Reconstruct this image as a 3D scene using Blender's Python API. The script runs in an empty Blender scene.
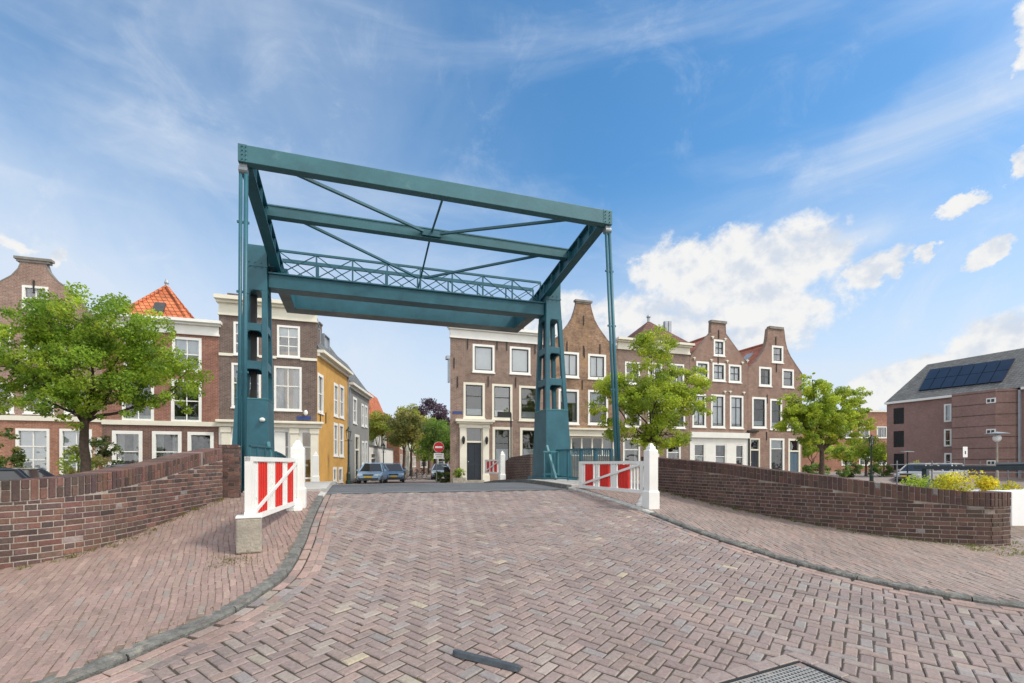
import bpy, math, random
from mathutils import Vector, Matrix
from mathutils.geometry import tessellate_polygon
random.seed(7)
R = random.Random(11)
S = bpy.context.scene
COL = S.collection
# ------------------------------------------------------------------ survey of the place
# world: x = along the quay, y = along the bridge axis, z = up, metres; the photographer stands at the origin
F = 485.0; HY = 463.0; YAW = math.radians(18); EZ = 1.6
CA, SA = math.cos(YAW), math.sin(YAW)
def ray(px, py):
    p = (px-512)/F; q = (HY-py)/F
    return Vector((SA+p*CA, CA-p*SA, q))
def hit(px, py, P, n):
    d = ray(px, py); o = Vector((0, 0, EZ)); n = Vector(n)
    return o + d*((Vector(P)-o).dot(n)/d.dot(n))
def at(px, py, y): return hit(px, py, (0, y, 0), (0, 1, 0))
PROF = [(-60, 0.03), (0, 0.05), (1.5, .06), (3, .13), (5, .30), (7, .52), (9, .74), (10.5, .89), (11.3, .94), (13, .975),
        (14.5, .98), (16, .93), (17.5, .86), (20, .68), (22, .58), (25, .49), (28.5, .44), (32, .3), (36, .15), (42, .05), (900, .03)]
def prof(y):
    for (a, za), (b, zb) in zip(PROF, PROF[1:]):
        if a <= y <= b: return za+(zb-za)*(y-a)/(b-a)
    return PROF[-1][1]
def sm(a, b, x):
    k = min(1, max(0, (x-a)/(b-a))); return k*k*(3-2*k)
def g(x, y):
    """ground height: the hump of the bridge, fading to the flat quays on both sides"""
    z = prof(y)
    flat = .1 if y < 16 else .15
    k = sm(8, 16, x-2) if x > 2 else sm(6, 14, 2-x)
    if 16 < y: k = sm(6, 16, abs(x-3))*(1-sm(26, 32, y)*.0)
    if y > 26 and abs(x-3) < 60: return z
    k *= .4+.6*sm(3.5, 5.5, y)
    return z*(1-k)+flat*k
# ------------------------------------------------------------------ materials
def nd(nt, t, **kw):
    n = nt.nodes.new(t)
    for k, v in kw.items(): setattr(n, k, v)
    return n
def new_mat(name):
    m = bpy.data.materials.new(name); m.use_nodes = True
    nt = m.node_tree; b = nt.nodes['Principled BSDF']
    return m, nt, b
def lk(nt, a, b): nt.links.new(a, b)
def mat(name, col, rough=.6, metal=0, var=.25, scale=3.0, bump=0.0, bscale=60, spec=.4, stain=None):
    m, nt, b = new_mat(name)
    b.inputs['Roughness'].default_value = rough; b.inputs['Metallic'].default_value = metal
    b.inputs['Specular IOR Level'].default_value = spec
    tc = nd(nt, 'ShaderNodeTexCoord'); no = nd(nt, 'ShaderNodeTexNoise')
    no.inputs['Scale'].default_value = scale; no.inputs['Detail'].default_value = 6; no.inputs['Roughness'].default_value = .65
    lk(nt, tc.outputs['Object'], no.inputs['Vector'])
    mx = nd(nt, 'ShaderNodeMix', data_type='RGBA')
    mx.inputs[6].default_value = (*[c*(1-var) for c in col], 1); mx.inputs[7].default_value = (*[min(1, c*(1+var)) for c in col], 1)
    rm = nd(nt, 'ShaderNodeMapRange'); rm.inputs[1].default_value = .3; rm.inputs[2].default_value = .7
    lk(nt, no.outputs[0], rm.inputs[0]); lk(nt, rm.outputs[0], mx.inputs[0])
    out = mx.outputs[2]
    if stain:
        n2 = nd(nt, 'ShaderNodeTexNoise'); n2.inputs['Scale'].default_value = stain[1]; n2.inputs['Detail'].default_value = 8
        n2.inputs['Roughness'].default_value = .75
        lk(nt, tc.outputs['Object'], n2.inputs['Vector'])
        r2 = nd(nt, 'ShaderNodeMapRange'); r2.inputs[1].default_value = stain[2]; r2.inputs[2].default_value = stain[2]+.12
        lk(nt, n2.outputs[0], r2.inputs[0])
        m2 = nd(nt, 'ShaderNodeMix', data_type='RGBA'); lk(nt, r2.outputs[0], m2.inputs[0]); lk(nt, out, m2.inputs[6])
        m2.inputs[7].default_value = (*stain[0], 1); out = m2.outputs[2]
    lk(nt, out, b.inputs['Base Color'])
    if bump:
        n3 = nd(nt, 'ShaderNodeTexNoise'); n3.inputs['Scale'].default_value = bscale; n3.inputs['Detail'].default_value = 5
        lk(nt, tc.outputs['Object'], n3.inputs['Vector'])
        bp = nd(nt, 'ShaderNodeBump'); bp.inputs['Strength'].default_value = bump; bp.inputs['Distance'].default_value = .02
        lk(nt, n3.outputs[0], bp.inputs['Height']); lk(nt, bp.outputs[0], b.inputs['Normal'])
    return m
def attr_mat(name, rough=.8, scale=40, var=.2, bump=.4, big=1.2, bigvar=.15, tint=None, stain=None):
    """colour per brick from the mesh, with grain"""
    m, nt, b = new_mat(name); b.inputs['Roughness'].default_value = rough; b.inputs['Specular IOR Level'].default_value = .3
    at_ = nd(nt, 'ShaderNodeAttribute', attribute_name='Col'); tc = nd(nt, 'ShaderNodeTexCoord')
    fac = None; prev = at_.outputs['Color']
    for sc, v in ((scale, var), (big, bigvar)):
        no = nd(nt, 'ShaderNodeTexNoise'); no.inputs['Scale'].default_value = sc; no.inputs['Detail'].default_value = 6
        no.inputs['Roughness'].default_value = .7
        lk(nt, tc.outputs['Object'], no.inputs['Vector'])
        rm = nd(nt, 'ShaderNodeMapRange'); rm.inputs[1].default_value = .25; rm.inputs[2].default_value = .75
        rm.inputs[3].default_value = 1-v; rm.inputs[4].default_value = 1+v
        lk(nt, no.outputs[0], rm.inputs[0])
        mx = nd(nt, 'ShaderNodeMix', data_type='RGBA', blend_type='MULTIPLY'); mx.inputs[0].default_value = 1
        lk(nt, prev, mx.inputs[6]); lk(nt, rm.outputs[0], mx.inputs[7]); prev = mx.outputs[2]
    if stain:
        for sc, th, cc, mxv in stain:
            no = nd(nt, 'ShaderNodeTexNoise'); no.inputs['Scale'].default_value = sc; no.inputs['Detail'].default_value = 9; no.inputs['Roughness'].default_value = .72
            lk(nt, tc.outputs['Object'], no.inputs['Vector']); rm = nd(nt, 'ShaderNodeMapRange'); rm.inputs[1].default_value = th; rm.inputs[2].default_value = th+.14; rm.inputs[4].default_value = mxv
            lk(nt, no.outputs[0], rm.inputs[0]); mx = nd(nt, 'ShaderNodeMix', data_type='RGBA'); lk(nt, rm.outputs[0], mx.inputs[0]); lk(nt, prev, mx.inputs[6]); mx.inputs[7].default_value = (*cc, 1); prev = mx.outputs[2]
    lk(nt, prev, b.inputs['Base Color'])
    n3 = nd(nt, 'ShaderNodeTexNoise'); n3.inputs['Scale'].default_value = scale*2; n3.inputs['Detail'].default_value = 4
    lk(nt, tc.outputs['Object'], n3.inputs['Vector'])
    bp = nd(nt, 'ShaderNodeBump'); bp.inputs['Strength'].default_value = bump; bp.inputs['Distance'].default_value = .006
    lk(nt, n3.outputs[0], bp.inputs['Height']); lk(nt, bp.outputs[0], b.inputs['Normal'])
    return m
def brick_mat(name, c1, c2, mortar, bw=.22, rh=.068, ms=.011, var=.3, patch=None):
    m, nt, b = new_mat(name); b.inputs['Roughness'].default_value = .85; b.inputs['Specular IOR Level'].default_value = .25
    tc = nd(nt, 'ShaderNodeTexCoord'); sp = nd(nt, 'ShaderNodeSeparateXYZ'); lk(nt, tc.outputs['Object'], sp.inputs[0])
    ad = nd(nt, 'ShaderNodeMath', operation='ADD'); lk(nt, sp.outputs[0], ad.inputs[0]); lk(nt, sp.outputs[1], ad.inputs[1])
    cb = nd(nt, 'ShaderNodeCombineXYZ'); lk(nt, ad.outputs[0], cb.inputs[0]); lk(nt, sp.outputs[2], cb.inputs[1])
    br = nd(nt, 'ShaderNodeTexBrick'); lk(nt, cb.outputs[0], br.inputs['Vector'])
    br.inputs['Scale'].default_value = 1; br.inputs['Brick Width'].default_value = bw; br.inputs['Row Height'].default_value = rh
    br.inputs['Mortar Size'].default_value = ms; br.inputs['Mortar Smooth'].default_value = .2
    br.inputs['Color1'].default_value = (*c1, 1); br.inputs['Color2'].default_value = (*c2, 1); br.inputs['Mortar'].default_value = (*mortar, 1)
    prev = br.outputs['Color']
    for sc, v, d in ((.7, var, 8), (4.5, var*.7, 5), (14, var*.6, 3)):
        no = nd(nt, 'ShaderNodeTexNoise'); no.inputs['Scale'].default_value = sc; no.inputs['Detail'].default_value = d; no.inputs['Roughness'].default_value = .7
        lk(nt, tc.outputs['Object'], no.inputs['Vector'])
        rm = nd(nt, 'ShaderNodeMapRange'); rm.inputs[1].default_value = .3; rm.inputs[2].default_value = .7
        rm.inputs[3].default_value = 1-v; rm.inputs[4].default_value = 1+v*.8
        lk(nt, no.outputs[0], rm.inputs[0])
        mx = nd(nt, 'ShaderNodeMix', data_type='RGBA', blend_type='MULTIPLY'); mx.inputs[0].default_value = 1
        lk(nt, prev, mx.inputs[6]); lk(nt, rm.outputs[0], mx.inputs[7]); prev = mx.outputs[2]
    if patch:
        no = nd(nt, 'ShaderNodeTexNoise'); no.inputs['Scale'].default_value = patch[1]; no.inputs['Detail'].default_value = 6
        lk(nt, tc.outputs['Object'], no.inputs['Vector'])
        rm = nd(nt, 'ShaderNodeMapRange'); rm.inputs[1].default_value = .52; rm.inputs[2].default_value = .66; rm.inputs[4].default_value = .6
        lk(nt, no.outputs[0], rm.inputs[0])
        mx = nd(nt, 'ShaderNodeMix', data_type='RGBA'); lk(nt, rm.outputs[0], mx.inputs[0]); lk(nt, prev, mx.inputs[6])
        mx.inputs[7].default_value = (*patch[0], 1); prev = mx.outputs[2]
    lk(nt, prev, b.inputs['Base Color'])
    bp = nd(nt, 'ShaderNodeBump'); bp.inputs['Strength'].default_value = .5; bp.inputs['Distance'].default_value = .01; bp.invert = True
    lk(nt, br.outputs['Fac'], bp.inputs['Height']); lk(nt, bp.outputs[0], b.inputs['Normal'])
    return m
def tile_mat(name, c1, c2, axis, w=.25, rowh=.3):
    """pantiles: courses across the slope, waves along it"""
    m, nt, b = new_mat(name); b.inputs['Roughness'].default_value = .75
    tc = nd(nt, 'ShaderNodeTexCoord'); sp = nd(nt, 'ShaderNodeSeparateXYZ'); lk(nt, tc.outputs['Object'], sp.inputs[0])
    cb = nd(nt, 'ShaderNodeCombineXYZ')
    if axis == 'sum':
        ad = nd(nt, 'ShaderNodeMath', operation='ADD'); lk(nt, sp.outputs[0], ad.inputs[0]); lk(nt, sp.outputs[1], ad.inputs[1]); lk(nt, ad.outputs[0], cb.inputs[0])
    else: lk(nt, sp.outputs[axis], cb.inputs[0])
    lk(nt, sp.outputs[2], cb.inputs[1])
    br = nd(nt, 'ShaderNodeTexBrick'); br.offset = 0; lk(nt, cb.outputs[0], br.inputs['Vector'])
    br.inputs['Scale'].default_value = 1; br.inputs['Brick Width'].default_value = w; br.inputs['Row Height'].default_value = rowh*.7
    br.inputs['Mortar Size'].default_value = .03; br.inputs['Mortar Smooth'].default_value = 1
    br.inputs['Color1'].default_value = (*c1, 1); br.inputs['Color2'].default_value = (*c2, 1); br.inputs['Mortar'].default_value = (*[c*.45 for c in c1], 1)
    no = nd(nt, 'ShaderNodeTexNoise'); no.inputs['Scale'].default_value = 1.6; no.inputs['Detail'].default_value = 8; no.inputs['Roughness'].default_value = .75
    lk(nt, tc.outputs['Object'], no.inputs['Vector'])
    rm = nd(nt, 'ShaderNodeMapRange'); rm.inputs[1].default_value = .3; rm.inputs[2].default_value = .7; rm.inputs[3].default_value = .6; rm.inputs[4].default_value = 1.35
    lk(nt, no.outputs[0], rm.inputs[0])
    mx = nd(nt, 'ShaderNodeMix', data_type='RGBA', blend_type='MULTIPLY'); mx.inputs[0].default_value = 1
    lk(nt, br.outputs['Color'], mx.inputs[6]); lk(nt, rm.outputs[0], mx.inputs[7]); lk(nt, mx.outputs[2], b.inputs['Base Color'])
    bp = nd(nt, 'ShaderNodeBump'); bp.inputs['Strength'].default_value = .8; bp.inputs['Distance'].default_value = .04; bp.invert = True
    lk(nt, br.outputs['Fac'], bp.inputs['Height']); lk(nt, bp.outputs[0], b.inputs['Normal'])
    return m
def glass_mat(name, refl=.3, tint=(.75, .8, .82), wob=.02):
    m, nt, b = new_mat(name); nt.nodes.remove(b); o = nt.nodes['Material Output']
    tr = nd(nt, 'ShaderNodeBsdfTransparent'); tr.inputs[0].default_value = (*tint, 1)
    gl = nd(nt, 'ShaderNodeBsdfGlossy'); gl.inputs['Roughness'].default_value = .02; gl.inputs[0].default_value = (.95, .97, 1, 1)
    mx = nd(nt, 'ShaderNodeMixShader'); fr = nd(nt, 'ShaderNodeFresnel'); fr.inputs[0].default_value = 1.5
    mr = nd(nt, 'ShaderNodeMapRange'); mr.inputs[3].default_value = refl; mr.inputs[4].default_value = 1
    tc = nd(nt, 'ShaderNodeTexCoord'); no = nd(nt, 'ShaderNodeTexNoise'); no.inputs['Scale'].default_value = 1.3; lk(nt, tc.outputs['Object'], no.inputs['Vector'])
    bp = nd(nt, 'ShaderNodeBump'); bp.inputs['Strength'].default_value = wob*4; bp.inputs['Distance'].default_value = .2; lk(nt, no.outputs[0], bp.inputs['Height']); lk(nt, bp.outputs[0], gl.inputs['Normal'])
    lk(nt, fr.outputs[0], mr.inputs[0]); lk(nt, mr.outputs[0], mx.inputs[0]); lk(nt, tr.outputs[0], mx.inputs[1]); lk(nt, gl.outputs[0], mx.inputs[2])
    lk(nt, mx.outputs[0], o.inputs[0]); return m
def leaf_mat(name):
    m, nt, b = new_mat(name); nt.nodes.remove(b); o = nt.nodes['Material Output']
    a = nd(nt, 'ShaderNodeAttribute', attribute_name='Col')
    d = nd(nt, 'ShaderNodeBsdfPrincipled'); d.inputs['Roughness'].default_value = .45; d.inputs['Specular IOR Level'].default_value = .35
    t = nd(nt, 'ShaderNodeBsdfTranslucent'); mx = nd(nt, 'ShaderNodeMixShader'); mx.inputs[0].default_value = .5
    hs = nd(nt, 'ShaderNodeHueSaturation'); hs.inputs['Value'].default_value = 1.7; hs.inputs['Hue'].default_value = .485; lk(nt, a.outputs['Color'], hs.inputs['Color'])
    lk(nt, a.outputs['Color'], d.inputs['Base Color']); lk(nt, hs.outputs[0], t.inputs[0])
    lk(nt, d.outputs[0], mx.inputs[1]); lk(nt, t.outputs[0], mx.inputs[2]); lk(nt, mx.outputs[0], o.inputs[0]); return m
M = {}
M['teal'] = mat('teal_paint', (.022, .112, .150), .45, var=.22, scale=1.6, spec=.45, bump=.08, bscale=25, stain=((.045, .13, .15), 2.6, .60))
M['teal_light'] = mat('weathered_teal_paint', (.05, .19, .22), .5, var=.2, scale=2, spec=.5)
M['teal_top'] = mat('lighter_teal_paint', (.038, .138, .166), .5, var=.2, scale=1.4, spec=.45, bump=.08, bscale=25, stain=((.075, .19, .20), 2.2, .6))  # lighter teal for the front and middle cross beams
M['steel'] = mat('galvanised_steel', (.22, .25, .27), .45, .5, .2, 4)
M['grate'] = mat('bright_grate_steel', (.36, .36, .35), .5, .3, .2, 6)
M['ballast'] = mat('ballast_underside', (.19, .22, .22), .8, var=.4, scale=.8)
M['white'] = mat('white_paint', (.76, .76, .73), .5, var=.06, scale=2.5, stain=((.52, .49, .41), 5.0, .60))
M['whiteclean'] = mat('window_white_paint', (.78, .78, .74), .5, var=.05, scale=2)
M['cream'] = mat('cream_paint', (.72, .69, .58), .55, var=.07, scale=1.5, stain=((.45, .42, .35), 2.0, .68))
M['red'] = mat('red_paint', (.62, .035, .025), .5, var=.1, scale=6, stain=((.5, .25, .2), 9, .68))
M['concrete'] = mat('weathered_concrete', (.33, .30, .25), .9, var=.3, scale=5, bump=.5, bscale=40, stain=((.12, .12, .09), 3.0, .56))
M['slab'] = mat('pale_footway_slab', (.44, .42, .39), .9, var=.12, scale=2, bump=.3, bscale=70, stain=((.28, .27, .24), 4, .6))
M['kerb'] = mat('dark_kerb_stone', (.14, .14, .13), .9, var=.45, scale=11, bump=.9, bscale=45, stain=((.27, .25, .21), 5, .54))
M['kerb_pale'] = mat('pale_kerb_stone', (.46, .45, .42), .85, var=.2, scale=7, bump=.5, bscale=55)
M['asphalt'] = mat('bridge_deck_asphalt', (.115, .12, .128), .85, var=.16, scale=1.2, bump=.5, bscale=140, stain=((.16, .165, .17), 1.4, .6))
M['grout'] = mat('joint_sand', (.06, .05, .04), .95, var=.4, scale=9, bump=.4, bscale=80, stain=((.12, .115, .04), 2.2, .58))
M['grout_sand'] = mat('pavement_joint_sand', (.19, .145, .115), .95, var=.4, scale=9, bump=.4, bscale=80, stain=((.2, .18, .08), 2.2, .62))
M['mortar'] = mat('wall_mortar', (.35, .31, .27), .95, var=.3, scale=6, bump=.4, bscale=80, stain=((.6, .57, .52), 1.5, .62))
M['mortar_dark'] = mat('dark_wall_mortar', (.25, .212, .185), .95, var=.35, scale=6, bump=.4, bscale=80, stain=((.5, .45, .4), 1.5, .64))
M['brickcol'] = attr_mat('wall_bricks', .85, 45, .35, .6, 2.0, .3, stain=((3.2, .62, (.33, .30, .27), .5), (1.3, .58, (.13, .12, .06), .35), (5.0, .66, (.06, .05, .045), .45)))
M['pavecol'] = attr_mat('paving_bricks', .62, 38, .28, .5, 1.1, .2, stain=((.5, .54, (.17, .145, .13), .30), (2.6, .62, (.20, .17, .10), .30), (.3, .56, (.33, .30, .275), .28)))
M['quay'] = mat('quay_paving', (.22, .18, .16), .9, var=.25, scale=1.5, bump=.4, bscale=30)
M['dirt'] = mat('earth_ground', (.16, .15, .12), .95, var=.3, scale=.6)
M['b_brown'] = brick_mat('brown_brick', (.19, .117, .09), (.26, .168, .132), (.34, .29, .25), patch=((.30, .21, .165), .5))
M['b_warm'] = brick_mat('warm_brown_brick', (.215, .12, .088), (.295, .175, .132), (.35, .29, .25), patch=((.33, .20, .15), .6))
M['b_dark'] = brick_mat('dark_brown_brick', (.13, .09, .075), (.175, .122, .103), (.23, .195, .175))
M['b_pink'] = brick_mat('pinkish_brick', (.27, .155, .12), (.34, .21, .165), (.36, .31, .27))
M['b_red'] = brick_mat('red_brick', (.24, .085, .055), (.31, .125, .085), (.30, .23, .19))
M['b_redbrown'] = brick_mat('red_brown_brick', (.15, .075, .058), (.2, .10, .078), (.25, .2, .17))
M['b_orange'] = brick_mat('orange_brick', (.33, .13, .075), (.41, .175, .105), (.35, .27, .22))
M['b_mixed'] = brick_mat('mottled_brick', (.22, .11, .062), (.33, .195, .115), (.33, .27, .21), var=.5, patch=((.40, .26, .14), 1.1))
M['b_modern'] = brick_mat('modern_red_brown_brick', (.255, .15, .13), (.305, .185, .16), (.28, .205, .18), var=.15)
M['b_wallfar'] = brick_mat('dark_bridge_brick', (.07, .042, .036), (.10, .06, .05), (.17, .14, .12))
M['yellow'] = mat('ochre_render', (.53, .305, .085), .85, var=.14, scale=1.2, bump=.2, bscale=30, stain=((.40, .18, .04), 1.4, .6))
M['grey_render'] = mat('grey_render', (.24, .235, .22), .9, var=.12, scale=1.0, bump=.2, bscale=30)
M['whitewall'] = mat('whitewashed_wall', (.66, .65, .61), .9, var=.08, scale=1.2)
M['tile_orange'] = tile_mat('orange_pantiles', (.50, .135, .05), (.62, .20, .085), 'sum')
M['tile_red'] = tile_mat('red_brown_pantiles', (.34, .115, .066), (.44, .165, .10), 1)
M['tile_dark'] = tile_mat('dark_red_pantiles', (.125, .05, .036), (.185, .075, .05), 'sum')
M['slate'] = tile_mat('grey_slates', (.13, .135, .135), (.18, .185, .18), 'sum', .3, .28)
M['slate_dark'] = tile_mat('modern_grey_tiles', (.115, .115, .11), (.15, .15, .145), 1, .3, .3)
M['cap'] = mat('grey_brown_cap_stone', (.21, .195, .175), .85, var=.25, scale=3)
M['zinc'] = mat('zinc', (.34, .37, .40), .45, .4, .15, 2)
M['dark'] = mat('dark_interior', (.012, .013, .014), .9, var=.3, scale=2)
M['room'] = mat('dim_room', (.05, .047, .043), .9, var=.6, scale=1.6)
M['darkpaint'] = mat('dark_blue_door_paint', (.018, .026, .038), .35, var=.2, scale=2)
M['bluedoor'] = mat('blue_grey_door_paint', (.085, .135, .185), .45, var=.15, scale=2)
M['darkframe'] = mat('dark_window_frame', (.05, .055, .058), .4, var=.2, scale=3)
M['blind'] = mat('pale_blind', (.78, .80, .79), .8, var=.05, scale=3)
M['curtain'] = mat('white_curtain', (.62, .61, .58), .9, var=.12, scale=5)
M['glass'] = glass_mat('window_glass', .10)
M['glass_sky'] = glass_mat('bright_window_glass', .16, (.86, .9, .92))
M['glass_dim'] = glass_mat('dim_window_glass', .05, (.7, .75, .78))
M['iron'] = mat('black_iron', (.02, .02, .02), .5, var=.3, scale=5)
M['greeniron'] = mat('dark_green_iron', (.012, .03, .025), .4, var=.2, scale=5)
M['bark'] = mat('bark', (.085, .062, .045), .95, var=.4, scale=9, bump=.8, bscale=30)
M['leaf'] = leaf_mat('leaves')
M['lampglass'] = glass_mat('lantern_glass', .2, (.85, .87, .85))
M['rubber'] = mat('black_rubber', (.055, .068, .08), .55, var=.25, scale=14, bump=.2, bscale=60)
M['chrome'] = mat('chrome', (.6, .6, .6), .2, 1, .05, 4)
M['solar'] = mat('solar_cells', (.012, .018, .034), .3, var=.25, scale=.9, spec=.25)
M['signred'] = mat('sign_red', (.55, .015, .02), .4, var=.05, scale=4)
M['signwhite'] = mat('sign_white', (.82, .82, .82), .4, var=.03, scale=4)
M['signblue'] = mat('sign_blue', (.03, .06, .22), .4, var=.05, scale=4)
M['plate'] = mat('yellow_plate', (.75, .5, .02), .4, var=.05, scale=4)
M['panelwhite'] = mat('white_sheet_panel', (.8, .81, .81), .4, var=.04, scale=1)
M['darkrail'] = mat('dark_slate_paint', (.055, .075, .09), .45, var=.15, scale=2)
M['water'] = mat('canal_water', (.02, .03, .025), .05, var=.3, scale=.5, bump=.25, bscale=2.5, spec=.6)
M['flower'] = mat('white_petals', (.8, .78, .74), .7, var=.05, scale=9)
def car_paint(name, c): 
    m = mat(name, c, .3, .0, .04, 2); m.node_tree.nodes['Principled BSDF'].inputs['Coat Weight'].default_value = .6; return m
# ------------------------------------------------------------------ object helpers
def tag(o, label=None, cat=None, group=None, kind=None):
    if label: o['label'] = label
    if cat: o['category'] = cat
    if group: o['group'] = group
    if kind: o['kind'] = kind
    return o
def thing(name, label, cat, loc=(0, 0, 0), group=None):
    o = bpy.data.objects.new(name, None); COL.objects.link(o); o.location = loc; o.empty_display_size = .2
    return tag(o, label, cat, group)
def wloc(o):
    v = Vector((0, 0, 0))
    while o is not None: v += o.location; o = o.parent
    return v
class MB:
    def __init__(s): s.v = []; s.f = []; s.m = []; s.c = []
    def add(s, vs, fs, m=0, c=None):
        n = len(s.v); s.v += [tuple(v) for v in vs]
        for f in fs: s.f.append([i+n for i in f]); s.m.append(m); s.c.append(c or (1, 1, 1))
        return s
    def quad(s, a, b, c, d, m=0, col=None): return s.add([a, b, c, d], [(0, 1, 2, 3)], m, col)
    def box(s, x0, y0, z0, x1, y1, z1, m=0, col=None):
        vs = [(x, y, z) for z in (z0, z1) for y in (y0, y1) for x in (x0, x1)]
        return s.add(vs, [(0, 2, 3, 1), (4, 5, 7, 6), (0, 1, 5, 4), (2, 6, 7, 3), (0, 4, 6, 2), (1, 3, 7, 5)], m, col)
    def obox(s, c, ax, ay, az, m=0, col=None):
        """box from centre and three half-axis vectors"""
        c, ax, ay, az = map(Vector, (c, ax, ay, az))
        vs = [c+ax*i+ay*j+az*k for k in (-1, 1) for j in (-1, 1) for i in (-1, 1)]
        return s.add(vs, [(0, 2, 3, 1), (4, 5, 7, 6), (0, 1, 5, 4), (2, 6, 7, 3), (0, 4, 6, 2), (1, 3, 7, 5)], m, col)
    def bar(s, a, b, w, h, up=(0, 0, 1), m=0):
        a, b, up = Vector(a), Vector(b), Vector(up); d = b-a; L = d.length
        if L < 1e-6: return s
        d /= L; side = d.cross(up)
        if side.length < 1e-4: side = d.cross(Vector((1, 0, 0)))
        side.normalize(); u = side.cross(d).normalized()
        return s.obox((a+b)/2, d*L/2, side*w/2, u*h/2, m)
    def ibeam(s, a, b, w, h, t=.02, up=(0, 0, 1), m=0):
        a, b, up = Vector(a), Vector(b), Vector(up); d = (b-a).normalized(); side = d.cross(up).normalized(); u = side.cross(d).normalized()
        s.bar(a, b, t, h-2*t, up, m)
        for k in (-1, 1): s.bar(a+u*k*(h/2-t/2), b+u*k*(h/2-t/2), w, t, up, m)
        return s
    def tube(s, pts, rad, n=8, m=0, cap=True, col=None):
        pts = [Vector(p) for p in pts]
        if not hasattr(rad, '__len__'): rad = [rad]*len(pts)
        base = len(s.v); ref = Vector((.13, .21, 1)).normalized()
        for i, p in enumerate(pts):
            d = (pts[min(i+1, len(pts)-1)]-pts[max(i-1, 0)]).normalized()
            r_ = ref if abs(d.dot(ref)) < .95 else Vector((1, 0, 0))
            a = d.cross(r_).normalized(); b = d.cross(a).normalized()
            for k in range(n):
                th = 2*math.pi*k/n; s.v.append(tuple(p+(a*math.cos(th)+b*math.sin(th))*rad[i]))
        for i in range(len(pts)-1):
            for k in range(n):
                k2 = (k+1) % n
                s.f.append([base+i*n+k, base+i*n+k2, base+(i+1)*n+k2, base+(i+1)*n+k]); s.m.append(m); s.c.append(col or (1, 1, 1))
        if cap:
            s.f.append([base+k for k in range(n)][::-1]); s.m.append(m); s.c.append(col or (1, 1, 1))
            s.f.append([base+(len(pts)-1)*n+k for k in range(n)]); s.m.append(m); s.c.append(col or (1, 1, 1))
        return s
    def lathe(s, c, prof_, n=12, m=0):
        """prof_: (radius, z) pairs round a vertical axis at c"""
        return s.tube([(c[0], c[1], c[2]+z) for r, z in prof_], [r for r, z in prof_], n, m) if False else s._lathe(c, prof_, n, m)
    def _lathe(s, c, P, n, m):
        base = len(s.v)
        for r, z in P:
            for k in range(n):
                th = 2*math.pi*(k+.5)/n; s.v.append((c[0]+r*math.cos(th), c[1]+r*math.sin(th), c[2]+z))
        for i in range(len(P)-1):
            for k in range(n):
                k2 = (k+1) % n; s.f.append([base+i*n+k, base+i*n+k2, base+(i+1)*n+k2, base+(i+1)*n+k]); s.m.append(m); s.c.append((1, 1, 1))
        s.f.append([base+k for k in range(n)][::-1]); s.m.append(m); s.c.append((1, 1, 1))
        s.f.append([base+(len(P)-1)*n+k for k in range(n)]); s.m.append(m); s.c.append((1, 1, 1))
        return s
    def build(s, name, mats, parent=None, smooth=False, bevel=0, kind=None, label=None, solid=0):
        me = bpy.data.meshes.new(name); off = wloc(parent) if parent else Vector((0, 0, 0))
        me.from_pydata([(a-off.x, b-off.y, c-off.z) for a, b, c in s.v], [], s.f)
        mats = mats if isinstance(mats, (list, tuple)) else [mats]
        for m in mats: me.materials.append(M[m] if isinstance(m, str) else m)
        me.polygons.foreach_set('material_index', s.m)
        if any(c != (1, 1, 1) for c in s.c):
            a = me.attributes.new('Col', 'FLOAT_COLOR', 'FACE'); fl = []
            for c in s.c: fl += [c[0], c[1], c[2], 1]
            a.data.foreach_set('color', fl)
        if smooth: me.polygons.foreach_set('use_smooth', [True]*len(me.polygons))
        me.update()
        o = bpy.data.objects.new(name, me); COL.objects.link(o)
        if parent: o.parent = parent
        if kind: o['kind'] = kind
        if label: o['label'] = label
        if bevel:
            b = o.modifiers.new('Bevel', 'BEVEL'); b.width = bevel; b.segments = 2; b.limit_method = 'ANGLE'
        return o
def copy_tree(o, parent=None):
    c = o.copy(); COL.objects.link(c); c.parent = parent
    for ch in [x for x in bpy.data.objects if x.parent == o]: copy_tree(ch, c)
    return c
# ================================================================== GROUND
def sheet(name, xs, ys, zf, m, kind='structure'):
    b = MB(); n = len(xs)
    b.v = [(x, y, zf(x, y)) for y in ys for x in xs]
    for j in range(len(ys)-1):
        for i in range(n-1): b.f.append([j*n+i, j*n+i+1, (j+1)*n+i+1, (j+1)*n+i]); b.m.append(0); b.c.append((1, 1, 1))
    return b.build(name, m, smooth=True, kind=kind)
def fr(a, b, st):
    n = max(1, int(round((b-a)/st))); return [a+(b-a)*i/n for i in range(n+1)]
CAN0, CAN1 = 12.0, 17.6                    # the canal lies between these
near_x = [-300, -100, -40]+fr(-20, 24, .5)+[40, 100, 300]
sheet('ground', near_x, [-300, -60, -20]+fr(-6, CAN0, .5), lambda x, y: g(x, y)-.09, 'dirt')
sheet('quay_ground', [-600, -200, -60]+fr(-26, 46, 1)+[70, 120, 250, 600], fr(CAN1, 44, .8)+[60, 90, 150, 300, 700], lambda x, y: g(x, y)-.02, 'quay')
b = MB(); b.quad((-300, CAN0-.5, -1.1), (300, CAN0-.5, -1.1), (300, CAN1+.5, -1.1), (-300, CAN1+.5, -1.1)); b.build('canal_water', 'water', kind='structure')
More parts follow.
